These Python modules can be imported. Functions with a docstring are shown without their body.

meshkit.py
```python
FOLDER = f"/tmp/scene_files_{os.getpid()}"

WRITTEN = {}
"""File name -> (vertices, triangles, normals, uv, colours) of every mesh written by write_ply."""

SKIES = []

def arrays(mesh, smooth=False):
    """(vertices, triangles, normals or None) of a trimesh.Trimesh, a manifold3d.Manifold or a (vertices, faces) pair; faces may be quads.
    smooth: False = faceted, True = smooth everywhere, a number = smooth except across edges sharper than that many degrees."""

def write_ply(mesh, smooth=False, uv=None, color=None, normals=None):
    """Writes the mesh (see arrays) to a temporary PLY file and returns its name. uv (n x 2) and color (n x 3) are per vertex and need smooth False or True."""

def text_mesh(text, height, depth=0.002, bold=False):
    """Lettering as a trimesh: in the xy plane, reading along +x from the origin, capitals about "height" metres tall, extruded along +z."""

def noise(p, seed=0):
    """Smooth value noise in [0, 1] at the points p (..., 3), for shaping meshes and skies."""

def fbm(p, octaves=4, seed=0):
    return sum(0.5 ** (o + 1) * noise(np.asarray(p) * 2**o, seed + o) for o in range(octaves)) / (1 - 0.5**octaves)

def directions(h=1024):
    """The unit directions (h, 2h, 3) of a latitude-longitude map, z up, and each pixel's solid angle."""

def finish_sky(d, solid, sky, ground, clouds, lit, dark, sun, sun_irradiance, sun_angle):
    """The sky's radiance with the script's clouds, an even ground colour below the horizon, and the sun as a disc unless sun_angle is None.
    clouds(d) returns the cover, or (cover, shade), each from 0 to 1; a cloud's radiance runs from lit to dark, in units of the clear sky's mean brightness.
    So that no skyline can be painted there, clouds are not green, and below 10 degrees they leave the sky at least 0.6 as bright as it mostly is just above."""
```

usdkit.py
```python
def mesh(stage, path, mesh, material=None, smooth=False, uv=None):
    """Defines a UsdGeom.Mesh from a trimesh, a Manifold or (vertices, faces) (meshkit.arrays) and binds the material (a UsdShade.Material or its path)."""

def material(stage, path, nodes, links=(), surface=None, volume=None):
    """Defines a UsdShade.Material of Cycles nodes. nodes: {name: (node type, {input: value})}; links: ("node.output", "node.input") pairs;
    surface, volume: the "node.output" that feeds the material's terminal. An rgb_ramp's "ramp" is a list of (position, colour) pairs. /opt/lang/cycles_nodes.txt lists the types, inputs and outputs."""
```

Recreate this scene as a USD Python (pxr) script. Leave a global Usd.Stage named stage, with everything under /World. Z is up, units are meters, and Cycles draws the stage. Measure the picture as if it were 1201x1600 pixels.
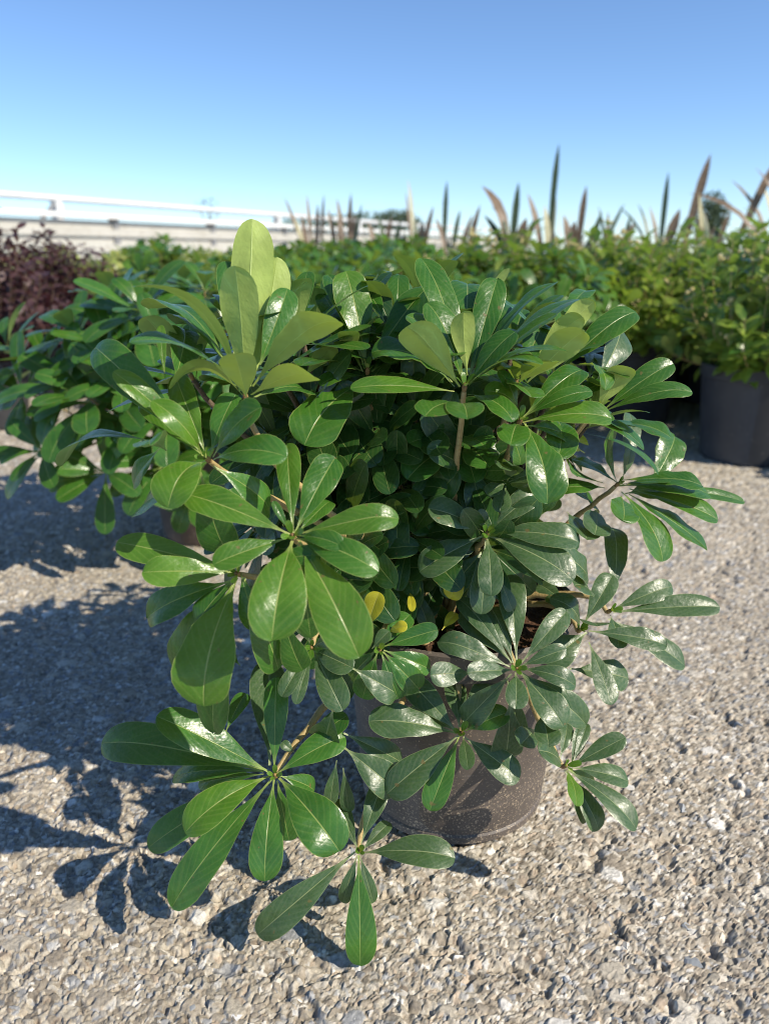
import math, random
import numpy as np, trimesh, usdkit, meshkit
from scipy.spatial import cKDTree
from scipy.interpolate import PchipInterpolator
from pxr import Usd, UsdGeom, UsdLux, UsdShade, Gf, Sdf, Vt

stage = Usd.Stage.CreateInMemory()
UsdGeom.SetStageUpAxis(stage, 'Z'); UsdGeom.SetStageMetersPerUnit(stage, 1.0)
world = UsdGeom.Xform.Define(stage, '/World'); stage.SetDefaultPrim(world.GetPrim())
UsdGeom.Scope.Define(stage, '/World/Looks')

# ------------------------------------------------------------------ camera, sky, sun, exposure
CAM_H, PITCH, FPX, CX, CY = 0.55, math.radians(18.65), 1200.0, 600.5, 800.0
SUN_DIR = np.array([0.89, -0.455, 0.0]); SUN_DIR /= np.linalg.norm(SUN_DIR)
SUN_EL = math.radians(39.5)
SUN = np.array([*(SUN_DIR[:2] * math.cos(SUN_EL)), math.sin(SUN_EL)])
SUN_ROT = math.atan2(SUN[0], SUN[1])
SKY_STRENGTH, SUN_INTENSITY, EXPOSURE = 0.14, 1.25, 0.40

cam = UsdGeom.Camera.Define(stage, '/World/camera')
cam.CreateHorizontalApertureAttr(36.0)
cam.CreateFocalLengthAttr(36.0 * FPX / 1201.0)
cam.CreateFStopAttr(7.5)
cam.CreateFocusDistanceAttr(0.64)
cam.CreateClippingRangeAttr(Gf.Vec2f(0.02, 5000.0))
cam.CreateExposureAttr(EXPOSURE)
cam.AddTranslateOp().Set(Gf.Vec3d(0, 0, CAM_H))
cam.AddRotateXOp().Set(90.0 - math.degrees(PITCH))

usdkit.material(stage, '/World/Looks/sky', {
    's': ('sky_texture', {'sky_type': 'single_scattering', 'sun_disc': False, 'sun_elevation': SUN_EL, 'sun_rotation': SUN_ROT,
                          'altitude': 50.0, 'air_density': 0.8, 'aerosol_density': 0.0, 'ozone_density': 6.0}),
    'b': ('background_shader', {'strength': SKY_STRENGTH})}, [('s.color', 'b.color')], surface='b.background')
dome = UsdLux.DomeLight.Define(stage, '/World/sky')
UsdShade.MaterialBindingAPI.Apply(dome.GetPrim()).Bind(UsdShade.Material.Get(stage, '/World/Looks/sky'))
sun = UsdLux.DistantLight.Define(stage, '/World/sun')
sun.CreateIntensityAttr(SUN_INTENSITY); sun.CreateNormalizeAttr(True); sun.CreateAngleAttr(0.5)
sun.CreateColorAttr(Gf.Vec3f(1.0, 0.91, 0.76))
_q = Gf.Rotation(Gf.Vec3d(0, 0, 1), Gf.Vec3d(*map(float, SUN))).GetQuat()
sun.AddOrientOp(UsdGeom.XformOp.PrecisionDouble).Set(_q)

# ------------------------------------------------------------------ helpers
EYE = np.array([0, 0, CAM_H])
RT = np.array([1.0, 0, 0]); FW = np.array([0, math.cos(PITCH), -math.sin(PITCH)]); UPV = np.array([0, math.sin(PITCH), math.cos(PITCH)])

def at(px, py, zc):
    """The point of the place seen at a pixel of the photograph, zc metres along the viewing axis."""
    return EYE + zc * (FW + (px - CX) / FPX * RT - (py - CY) / FPX * UPV)

def crs(a, b):
    a, b = np.asarray(a, float), np.asarray(b, float)
    return np.stack([a[..., 1] * b[..., 2] - a[..., 2] * b[..., 1], a[..., 2] * b[..., 0] - a[..., 0] * b[..., 2], a[..., 0] * b[..., 1] - a[..., 1] * b[..., 0]], -1)

def nrm(v):
    v = np.asarray(v, float); return v / max(np.linalg.norm(v), 1e-12)

used = {}
def numbered(parent, name):
    k = (parent, name); n = used.get(k, 0); used[k] = n + 1
    return f'{parent}/{name}' if n == 0 else f'{parent}/{name}_{n:03d}'

def tag(p, label=None, category=None, group=None, kind=None):
    p = p.GetPrim() if hasattr(p, 'GetPrim') else p
    for k, v in (('label', label), ('category', category), ('group', group), ('kind', kind)):
        if v: p.SetCustomDataByKey(k, v)
    return p

def thing(name, label, category, loc=(0, 0, 0), rot=0.0, group=None, kind=None, scale=None):
    x = UsdGeom.Xform.Define(stage, numbered('/World', name))
    x.AddTranslateOp().Set(Gf.Vec3d(*map(float, loc)))
    if rot: x.AddRotateZOp().Set(float(rot))
    if scale is not None: x.AddScaleOp().Set(Gf.Vec3f(*map(float, scale)))
    tag(x, label, category, group, kind)
    return str(x.GetPath())

VT = Sdf.ValueTypeNames
def part(parent, name, mesh, mat, smooth=True, uv=None, label=None, kind=None):
    """One Mesh prim under parent, written in one go."""
    path = numbered(parent, name)
    QUEUE.append((path, mesh, mat, smooth, uv, label, kind))
    return path

QUEUE = []
def write_parts():
    layer = stage.GetRootLayer()
    with Sdf.ChangeBlock():
        for path, mesh, mat, smooth, uv, label, kind in QUEUE:
            v, f, n = meshkit.arrays(mesh, smooth)
            sp = Sdf.CreatePrimInLayer(layer, path)
            sp.specifier = Sdf.SpecifierDef; sp.typeName = 'Mesh'
            def put(a, t, val, var=Sdf.VariabilityVarying):
                x = Sdf.AttributeSpec(sp, a, t, var); x.default = val; return x
            put('points', VT.Point3fArray, Vt.Vec3fArray.FromNumpy(np.ascontiguousarray(v, np.float32)))
            put('faceVertexCounts', VT.IntArray, Vt.IntArray.FromNumpy(np.full(len(f), 3, np.int32)))
            put('faceVertexIndices', VT.IntArray, Vt.IntArray.FromNumpy(np.ascontiguousarray(f, np.int32).ravel()))
            put('subdivisionScheme', VT.Token, 'none', Sdf.VariabilityUniform)
            if n is not None: put('normals', VT.Normal3fArray, Vt.Vec3fArray.FromNumpy(np.ascontiguousarray(n, np.float32))).SetInfo('interpolation', 'vertex')
            if uv is not None: put('primvars:st', VT.TexCoord2fArray, Vt.Vec2fArray.FromNumpy(np.ascontiguousarray(uv, np.float32))).SetInfo('interpolation', 'vertex')
            r = Sdf.RelationshipSpec(sp, 'material:binding', False); r.targetPathList.explicitItems = ['/World/Looks/' + mat]
            sp.SetInfo('apiSchemas', Sdf.TokenListOp.CreateExplicit(['MaterialBindingAPI']))
            cd = {k: x for k, x in (('label', label), ('kind', kind)) if x}
            if cd: sp.SetInfo('customData', cd)

def copy_of(path, name, label, category, loc, rot, group, scale):
    x = UsdGeom.Xform.Define(stage, numbered('/World', name))
    x.GetPrim().GetReferences().AddInternalReference(path)
    x.GetPrim().SetInstanceable(True)
    x.ClearXformOpOrder()
    x.GetXformOpOrderAttr().Clear()
    for o in ('xformOp:translate', 'xformOp:rotateZ', 'xformOp:scale'):
        pass
    t = x.MakeMatrixXform()
    m = Gf.Matrix4d().SetScale(Gf.Vec3d(*map(float, scale))) * Gf.Matrix4d().SetRotate(Gf.Rotation(Gf.Vec3d(0, 0, 1), float(rot))) * Gf.Matrix4d().SetTranslate(Gf.Vec3d(*map(float, loc)))
    t.Set(m)
    tag(x, label, category, group)
    return x

def tube(pts, rad, sides=8):
    pts = np.asarray(pts, float); n = len(pts)
    rad = np.broadcast_to(np.asarray(rad, float), n)
    tan = np.gradient(pts, axis=0); tan /= np.linalg.norm(tan, axis=1, keepdims=True) + 1e-12
    ref = np.array([0.31, 0.42, 0.85]); V = []
    for i in range(n):
        a = nrm(crs(tan[i], ref)); b = crs(tan[i], a)
        for k in range(sides):
            t = 2 * math.pi * k / sides
            V.append(pts[i] + rad[i] * (math.cos(t) * a + math.sin(t) * b))
    F = []
    for i in range(n - 1):
        for k in range(sides):
            a, b = i * sides + k, i * sides + (k + 1) % sides
            F += [[a, b, b + sides], [a, b + sides, a + sides]]
    V.append(pts[0]); V.append(pts[-1]); c0, c1 = n * sides, n * sides + 1
    for k in range(sides):
        F += [[c0, (k + 1) % sides, k], [c1, (n - 1) * sides + k, (n - 1) * sides + (k + 1) % sides]]
    return np.array(V), np.array(F)

def bez(p0, p1, p2, p3, n=10):
    t = np.linspace(0, 1, n)[:, None]
    return (1 - t) ** 3 * p0 + 3 * (1 - t) ** 2 * t * p1 + 3 * (1 - t) * t * t * p2 + t ** 3 * p3

def lathe(profile, n=64, wob=0.0, seed=0):
    prof = np.asarray(profile, float); a = np.linspace(0, 2 * math.pi, n, endpoint=False)
    V = np.stack([np.outer(prof[:, 0], np.cos(a)), np.outer(prof[:, 0], np.sin(a)), np.repeat(prof[:, 1:2], n, 1)], -1).reshape(-1, 3)
    if wob:
        r = 1 + wob * (meshkit.noise(np.stack([np.cos(a) * 1.5 + 5, np.sin(a) * 1.5 + 5, a * 0], -1), seed) - .5)
        V[:, :2] *= np.tile(r, len(prof))[:, None]
    F = []
    for i in range(len(prof) - 1):
        for k in range(n):
            b = (k + 1) % n
            F.append([i * n + k, i * n + b, (i + 1) * n + b, (i + 1) * n + k])
    return V, np.array(F)

def join(ms):
    V, F, U, o = [], [], [], 0
    for m in ms:
        f = np.asarray(m[1])
        if f.shape[1] == 4: f = np.vstack([f[:, [0, 1, 2]], f[:, [0, 2, 3]]])
        V.append(m[0]); F.append(f + o); o += len(m[0])
        if len(m) > 2: U.append(m[2])
    return (np.vstack(V), np.vstack(F)) + ((np.vstack(U),) if U else ())

PROF = PchipInterpolator([0, .06, .13, .22, .34, .48, .6, .72, .82, .9, .95, .98, .995, 1], [.06, .055, .10, .26, .53, .79, .94, 1, .97, .83, .64, .43, .2, .02])
PROF_OV = PchipInterpolator([0, .08, .16, .3, .45, .6, .75, .88, .96, 1], [.05, .07, .4, .85, 1, .93, .72, .4, .15, .02])

def leaf(base, tip, normal, W, curl=0.08, fold=0.16, wave=0.0, seed=0, nt=16, vs=(-1, -.93, -.6, -.25, -.05, .05, .25, .6, .93, 1), prof=PROF, tipbend=0.0, twist=0.0):
    """A leaf blade from its petiole foot to its tip; the upper side looks along normal. Returns vertices, faces, uv."""
    base, tip = np.asarray(base, float), np.asarray(tip, float)
    ax = tip - base; L = np.linalg.norm(ax); d = ax / L
    n = nrm(normal - np.dot(normal, d) * d)
    t = np.sin(np.linspace(0, math.pi / 2, nt)) ** 1.15
    off = curl * L * 4 * t * (1 - t) * (0.75 + 0.5 * t) - tipbend * L * np.clip((t - .72) / .28, 0, 1) ** 2
    P = base + np.outer(t, ax) + np.outer(off, n)
    T = np.gradient(P, t, axis=0); T /= np.linalg.norm(T, axis=1, keepdims=True)
    S = crs(T, n); S /= np.linalg.norm(S, axis=1, keepdims=True)
    N = crs(S, T)
    w = 0.5 * W * prof(t)
    vs = np.asarray(vs, float); m = len(vs)
    rs = np.random.RandomState(seed)
    ph, fr, asy = rs.rand(2) * 6.28, 1.5 + rs.rand(2) * 1.8, (rs.rand() - .5) * .12
    k = (vs >= 0).astype(int); av = np.abs(vs)
    ww = w[:, None] * (1 + asy * vs[None])
    wv = wave * W * av ** 1.6 * np.sin(fr[k][None] * 6.28 * t[:, None] + ph[k][None]) * np.minimum(1, 3 * t)[:, None]
    z = fold * ww * av ** 0.9 - 0.55 * fold * ww * av ** 3.2 + wv + (twist * t * t)[:, None] * vs * ww
    V = (P[:, None] + S[:, None] * (vs * ww)[..., None] + N[:, None] * z[..., None]).reshape(-1, 3)
    U = np.stack(np.broadcast_arrays(t[:, None], vs[None] * .5 + .5), -1).reshape(-1, 2)
    g_ = np.arange(nt * m).reshape(nt, m); a = g_[:-1, :-1].ravel()
    return V, np.vstack([np.c_[a, a + 1, a + m + 1], np.c_[a, a + m + 1, a + m]]), U

# ------------------------------------------------------------------ materials
def leaf_material(name, dark, light, under, rib, rough=0.3, trans=(0.35, 0.55, 0.06), tfac=0.16, edge=None, dust=0.0, spec=0.5, bump=0.35, spots=0.0):
    edge = edge or rib
    nodes = {
        'uv': ('texture_coordinate', {}), 'sx': ('separate_xyz', {}), 'geo': ('geometry', {}), 'oi': ('object_info', {}),
        'v1': ('math', {'math_type': 'multiply_add', 'value2': 2.0, 'value3': -1.0}), 'av': ('math', {'math_type': 'absolute'}),
        'ribw': ('math', {'math_type': 'multiply_add', 'value2': -0.036, 'value3': 0.056}),
        'rib0': ('math', {'math_type': 'divide'}),
        'rib': ('map_range', {'from_min': 0.4, 'from_max': 1.3, 'to_min': 0.72, 'to_max': 0.0, 'clamp': True}),
        'edge': ('map_range', {'from_min': 0.955, 'from_max': 0.995, 'to_min': 0.0, 'to_max': 0.6, 'clamp': True}),
        'base': ('map_range', {'from_min': 0.02, 'from_max': 0.2, 'to_min': 1.0, 'to_max': 0.0, 'clamp': True}),
        'nz': ('noise_texture', {'scale': 38.0, 'detail': 3.0, 'roughness': 0.6}),
        'nf': ('noise_texture', {'scale': 420.0, 'detail': 3.0, 'roughness': 0.65}),
        'nzr': ('map_range', {'from_min': 0.32, 'from_max': 0.7, 'clamp': True}),
        'rnd': ('math', {'math_type': 'multiply_add', 'value2': 0.45, 'value3': -0.22}),
        'mixf': ('math', {'math_type': 'add', 'use_clamp': True}),
        'up': ('mix_color', {'a': dark, 'b': light}),
        'dm': ('map_range', {'from_min': 0.40, 'from_max': 0.75, 'to_min': 0.25 * dust, 'to_max': dust, 'clamp': True}),
        'du': ('mix_color', {'b': (0.18, 0.19, 0.155)}),
        'upr': ('mix_color', {'b': rib}), 'upe': ('mix_color', {'b': edge}), 'upb': ('mix_color', {'b': rib}),
        'und': ('mix_color', {'a': under, 'b': tuple(1.5 * x for x in under)}), 'unr': ('mix_color', {'b': tuple(1.5 * x + .03 for x in under)}),
        'col': ('mix_color', {}),
        'vt': ('math', {'math_type': 'multiply_add', 'value2': 0.28}),
        'vx': ('combine_xyz', {}), 'wv': ('wave_texture', {'scale': 3.1, 'distortion': 4.5, 'detail': 2.0, 'detail_scale': 2.0, 'bands_direction': 'x'}),
        'wvr': ('math', {'math_type': 'power', 'value2': 5.0}),
        'vor': ('voronoi_texture', {'scale': 330.0, 'feature': 'distance_to_edge'}),
        'h1': ('math', {'math_type': 'multiply_add', 'value2': -0.035}),
        'h2': ('math', {'math_type': 'multiply_add', 'value2': 0.9}),
        'h3': ('math', {'math_type': 'multiply_add', 'value2': -0.8}),
        'h4': ('math', {'math_type': 'multiply_add', 'value2': 0.16}),
        'sn': ('noise_texture', {'scale': 150.0, 'detail': 2.0, 'roughness': 0.5}), 'sm': ('map_range', {'from_min': 0.705, 'from_max': 0.73, 'to_min': 0.0, 'to_max': 0.75, 'clamp': True}), 'sp': ('mix_color', {'b': (0.14, 0.10, 0.035)}),
        'vl': ('math', {'math_type': 'multiply', 'value2': 0.16}), 'vcol': ('mix_color', {'b': tuple(.5 * x + .5 * y for x, y in zip(rib, light))}),
        'bmp': ('bump', {'strength': bump, 'distance': 0.0022}),
        'rg': ('map_range', {'from_min': 0.3, 'from_max': 0.75, 'to_min': rough - 0.06, 'to_max': rough + 0.16, 'clamp': True}),
        'rgm': ('mix_float', {'b': 0.5}),
        'pb': ('principled_bsdf', {'specular_ior_level': spec, 'ior': 1.45}),
        'tcol': ('mix_color', {'a': trans, 'b': tuple(.8 * x for x in trans)}),
        'tr': ('translucent_bsdf', {}), 'out': ('mix_closure', {'fac': tfac}),
    }
    links = [('uv.UV', 'sx.vector'), ('sx.y', 'v1.value1'), ('v1.value', 'av.value1'), ('sx.x', 'ribw.value1'),
             ('av.value', 'rib0.value1'), ('ribw.value', 'rib0.value2'), ('rib0.value', 'rib.value'), ('av.value', 'edge.value'), ('sx.x', 'base.value'),
             ('geo.position', 'nz.vector'), ('geo.position', 'nf.vector'), ('nz.fac', 'nzr.value'), ('oi.random', 'rnd.value1'),
             ('nzr.result', 'mixf.value1'), ('rnd.value', 'mixf.value2'), ('mixf.value', 'up.fac'),
             ('nf.fac', 'dm.value'), ('dm.result', 'du.fac'), ('up.result', 'du.a'),
             ('wvr.value', 'vl.value1'), ('vl.value', 'vcol.fac'), ('du.result', 'vcol.a'), ('vcol.result', 'upr.a'), ('rib.result', 'upr.fac'), ('upr.result', 'upe.a'), ('edge.result', 'upe.fac'), ('upe.result', 'upb.a'), ('base.result', 'upb.fac'),
             ('nzr.result', 'und.fac'), ('und.result', 'unr.a'), ('rib.result', 'unr.fac'),
             ('geo.position', 'sn.vector'), ('sn.fac', 'sm.value'), ('sm.result', 'sp.fac'), ('upb.result', 'sp.a'), ('sp.result', 'col.a'), ('unr.result', 'col.b'), ('geo.backfacing', 'col.fac'), ('col.result', 'pb.base_color'),
             ('av.value', 'vt.value1'), ('sx.x', 'vt.value3'), ('vt.value', 'vx.x'), ('oi.random', 'vx.y'), ('vx.vector', 'wv.vector'), ('wv.fac', 'wvr.value1'),
             ('geo.position', 'vor.vector'),
             ('wvr.value', 'h1.value1'), ('nz.fac', 'h1.value3'), ('h1.value', 'h2.value3'), ('nz.fac', 'h2.value1'),
             ('h2.value', 'h3.value3'), ('rib.result', 'h3.value1'), ('vor.distance', 'h4.value1'), ('h3.value', 'h4.value3'), ('h4.value', 'bmp.height'),
             ('bmp.normal', 'pb.normal'), ('nf.fac', 'rg.value'), ('rg.result', 'rgm.a'), ('geo.backfacing', 'rgm.fac'), ('rgm.result', 'pb.roughness'),
             ('mixf.value', 'tcol.fac'), ('tcol.result', 'tr.color'), ('pb.BSDF', 'out.closure1'), ('tr.BSDF', 'out.closure2')]
    usdkit.material(stage, '/World/Looks/' + name, nodes, links, surface='out.closure')

RIB = (0.30, 0.36, 0.10)
leaf_material('leaf_mature', (0.022, 0.085, 0.014), (0.050, 0.150, 0.022), (0.15, 0.21, 0.07), RIB, rough=0.26)
leaf_material('leaf_young', (0.040, 0.120, 0.011), (0.088, 0.195, 0.020), (0.27, 0.34, 0.085), (0.38, 0.42, 0.13), rough=0.28, tfac=0.24, trans=(.42, .58, .06))
leaf_material('leaf_fresh', (0.021, 0.084, 0.009), (0.045, 0.128, 0.014), (0.19, 0.26, 0.07), RIB, rough=0.27, tfac=0.14)
leaf_material('leaf_inner_shade', (0.013, 0.050, 0.009), (0.027, 0.076, 0.015), (0.10, 0.15, 0.05), (0.22, 0.27, 0.08), rough=0.28, tfac=0.10)  # darkened leaf green: the shade inside the crown is put into the colour
leaf_material('leaf_dusty', (0.022, 0.062, 0.017), (0.042, 0.094, 0.028), (0.15, 0.20, 0.09), (0.30, 0.34, 0.16), rough=0.32, dust=0.20, tfac=0.12)
leaf_material('leaf_yellow', (0.36, 0.34, 0.02), (0.55, 0.50, 0.04), (0.5, 0.45, 0.06), (0.6, 0.55, 0.15), rough=0.3, tfac=0.3, trans=(0.7, 0.6, 0.05))
leaf_material('leaf_hedge', (0.055, 0.130, 0.018), (0.25, 0.32, 0.042), (0.26, 0.31, 0.09), (0.30, 0.36, 0.10), rough=0.32, tfac=0.25, bump=0.2)
leaf_material('leaf_variegated', (0.18, 0.24, 0.05), (0.42, 0.42, 0.12), (0.35, 0.36, 0.12), (0.4, 0.4, 0.15), rough=0.35, tfac=0.25, bump=0.2)
leaf_material('leaf_purple', (0.030, 0.016, 0.021), (0.090, 0.048, 0.046), (0.10, 0.05, 0.05), (0.12, 0.05, 0.05), rough=0.4, tfac=0.12, trans=(.25, .06, .06), bump=0.2)
leaf_material('blade_bronze', (0.10, 0.065, 0.042), (0.24, 0.17, 0.11), (0.16, 0.13, 0.10), (0.3, 0.22, 0.15), rough=0.45, tfac=0.2, trans=(.4, .28, .15), bump=0.1)
leaf_material('blade_green', (0.035, 0.06, 0.035), (0.07, 0.10, 0.05), (0.08, 0.11, 0.07), (0.2, 0.22, 0.12), rough=0.4, tfac=0.15, trans=(.25, .3, .1), bump=0.1)
leaf_material('blade_cream', (0.36, 0.34, 0.2), (0.5, 0.47, 0.28), (0.4, 0.38, 0.25), (0.5, 0.45, 0.3), rough=0.45, tfac=0.2, trans=(.5, .45, .25), bump=0.1)

def mottled(name, c1, c2, scale, rough=0.6, bump=0.3, dist=0.002, spec=0.4, c3=None, s3=200.0, lo=.56, hi=.66):
    nodes = {'g': ('geometry', {}), 'n': ('noise_texture', {'scale': scale, 'detail': 5.0, 'roughness': 0.65}),
             'r': ('map_range', {'from_min': 0.3, 'from_max': 0.7, 'clamp': True}), 'm': ('mix_color', {'a': c1, 'b': c2}),
             'n2': ('noise_texture', {'scale': s3, 'detail': 4.0, 'roughness': 0.7}), 'r2': ('map_range', {'from_min': lo, 'from_max': hi, 'clamp': True}),
             'm2': ('mix_color', {'b': c3 or c2}), 'b': ('bump', {'strength': bump, 'distance': dist}),
             'p': ('principled_bsdf', {'roughness': rough, 'specular_ior_level': spec})}
    links = [('g.position', 'n.vector'), ('n.fac', 'r.value'), ('r.result', 'm.fac'), ('g.position', 'n2.vector'), ('n2.fac', 'r2.value'), ('m.result', 'm2.a'), ('r2.result', 'm2.fac'),
             ('m2.result', 'p.base_color'), ('n2.fac', 'b.height'), ('b.normal', 'p.normal')]
    usdkit.material(stage, '/World/Looks/' + name, nodes, links, surface='p.BSDF')

mottled('pot_plastic', (0.072, 0.058, 0.050), (0.125, 0.103, 0.088), 14.0, rough=0.55, bump=0.25, dist=0.001, c3=(0.40, 0.31, 0.22), s3=430.0, lo=.565, hi=.66)
usdkit.material(stage, '/World/Looks/pot_dusty', {
    'g': ('geometry', {}), 'sx': ('separate_xyz', {}), 'n': ('noise_texture', {'scale': 14.0, 'detail': 5.0, 'roughness': 0.65}), 'r': ('map_range', {'from_min': 0.3, 'from_max': 0.7, 'clamp': True}),
    'm': ('mix_color', {'a': (0.066, 0.054, 0.047), 'b': (0.120, 0.099, 0.085)}),
    'n2': ('noise_texture', {'scale': 430.0, 'detail': 3.0, 'roughness': 0.7}), 'n3': ('noise_texture', {'scale': 30.0, 'detail': 3.0}), 'th': ('math', {'math_type': 'multiply_add', 'value2': -0.16, 'value3': 0.685}),
    'zz': ('map_range', {'from_min': 0.0, 'from_max': 0.11, 'to_min': -0.045, 'to_max': 0.0, 'clamp': True}), 'th2': ('math', {'math_type': 'add'}),
    'd': ('math', {'math_type': 'subtract'}), 'dr': ('map_range', {'from_min': 0.0, 'from_max': 0.05, 'clamp': True}), 'm2': ('mix_color', {'b': (0.38, 0.30, 0.21)}),
    'sv': ('vector_math', {'math_type': 'multiply', 'vector2': (30.0, 30.0, 900.0)}), 'sn': ('noise_texture', {'scale': 1.0, 'detail': 2.0}), 'sr': ('map_range', {'from_min': 0.66, 'from_max': 0.72, 'to_min': 0.0, 'to_max': 0.35, 'clamp': True}), 'm3': ('mix_color', {'b': (0.30, 0.27, 0.24)}),
    'b': ('bump', {'strength': 0.3, 'distance': 0.001}), 'p': ('principled_bsdf', {'roughness': 0.52, 'specular_ior_level': 0.4})},
    [('g.position', 'sx.vector'), ('g.position', 'n.vector'), ('g.position', 'n2.vector'), ('g.position', 'n3.vector'), ('n.fac', 'r.value'), ('r.result', 'm.fac'), ('n3.fac', 'th.value1'), ('sx.z', 'zz.value'), ('th.value', 'th2.value1'), ('zz.result', 'th2.value2'),
     ('n2.fac', 'd.value1'), ('th2.value', 'd.value2'), ('d.value', 'dr.value'), ('m.result', 'm2.a'), ('dr.result', 'm2.fac'), ('g.position', 'sv.vector1'), ('sv.vector', 'sn.vector'), ('sn.fac', 'sr.value'), ('m2.result', 'm3.a'), ('sr.result', 'm3.fac'),
     ('m3.result', 'p.base_color'), ('n2.fac', 'b.height'), ('b.normal', 'p.normal')], surface='p.BSDF')
mottled('pot_brown', (0.045, 0.032, 0.026), (0.07, 0.05, 0.04), 12.0, rough=0.55, bump=0.2, c3=(0.14, 0.11, 0.09), s3=120.0, lo=.6, hi=.7)
mottled('pot_black', (0.022, 0.023, 0.026), (0.040, 0.040, 0.043), 9.0, rough=0.5, bump=0.2, c3=(0.09, 0.085, 0.08), s3=90.0, lo=.6, hi=.75)
mottled('soil', (0.045, 0.024, 0.014), (0.14, 0.075, 0.045), 90.0, rough=0.95, bump=1.0, dist=0.006, spec=0.1, c3=(0.22, 0.13, 0.08), s3=240.0)
mottled('bark_young', (0.30, 0.22, 0.09), (0.42, 0.31, 0.13), 60.0, rough=0.6, bump=0.5, c3=(0.2, 0.13, 0.06), s3=300.0, lo=.55, hi=.7)
mottled('bark_old', (0.07, 0.05, 0.03), (0.13, 0.09, 0.055), 50.0, rough=0.75, bump=0.7, c3=(0.18, 0.13, 0.08), s3=300.0)
mottled('bud', (0.32, 0.22, 0.07), (0.16, 0.07, 0.03), 220.0, rough=0.6, bump=0.3)
mottled('white_paint', (0.62, 0.62, 0.60), (0.70, 0.70, 0.68), 3.0, rough=0.45, bump=0.1, c3=(0.62, 0.60, 0.55), s3=22.0, lo=.62, hi=.75)
mottled('pale_panel', (0.40, 0.385, 0.34), (0.47, 0.455, 0.41), 2.0, rough=0.6, bump=0.1, c3=(0.31, 0.28, 0.23), s3=6.0, lo=.55, hi=.75)
mottled('grey_steel', (0.16, 0.165, 0.17), (0.24, 0.24, 0.24), 5.0, rough=0.5, bump=0.1)
mottled('dry_thatch', (0.16, 0.115, 0.08), (0.34, 0.26, 0.19), 20.0, rough=0.85, bump=0.2)
mottled('flower_bits', (0.42, 0.33, 0.12), (0.5, 0.42, 0.2), 50.0, rough=0.7, bump=0.2)
mottled('far_green', (0.045, 0.075, 0.03), (0.09, 0.12, 0.05), 3.0, rough=0.8, bump=0.2)

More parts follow.
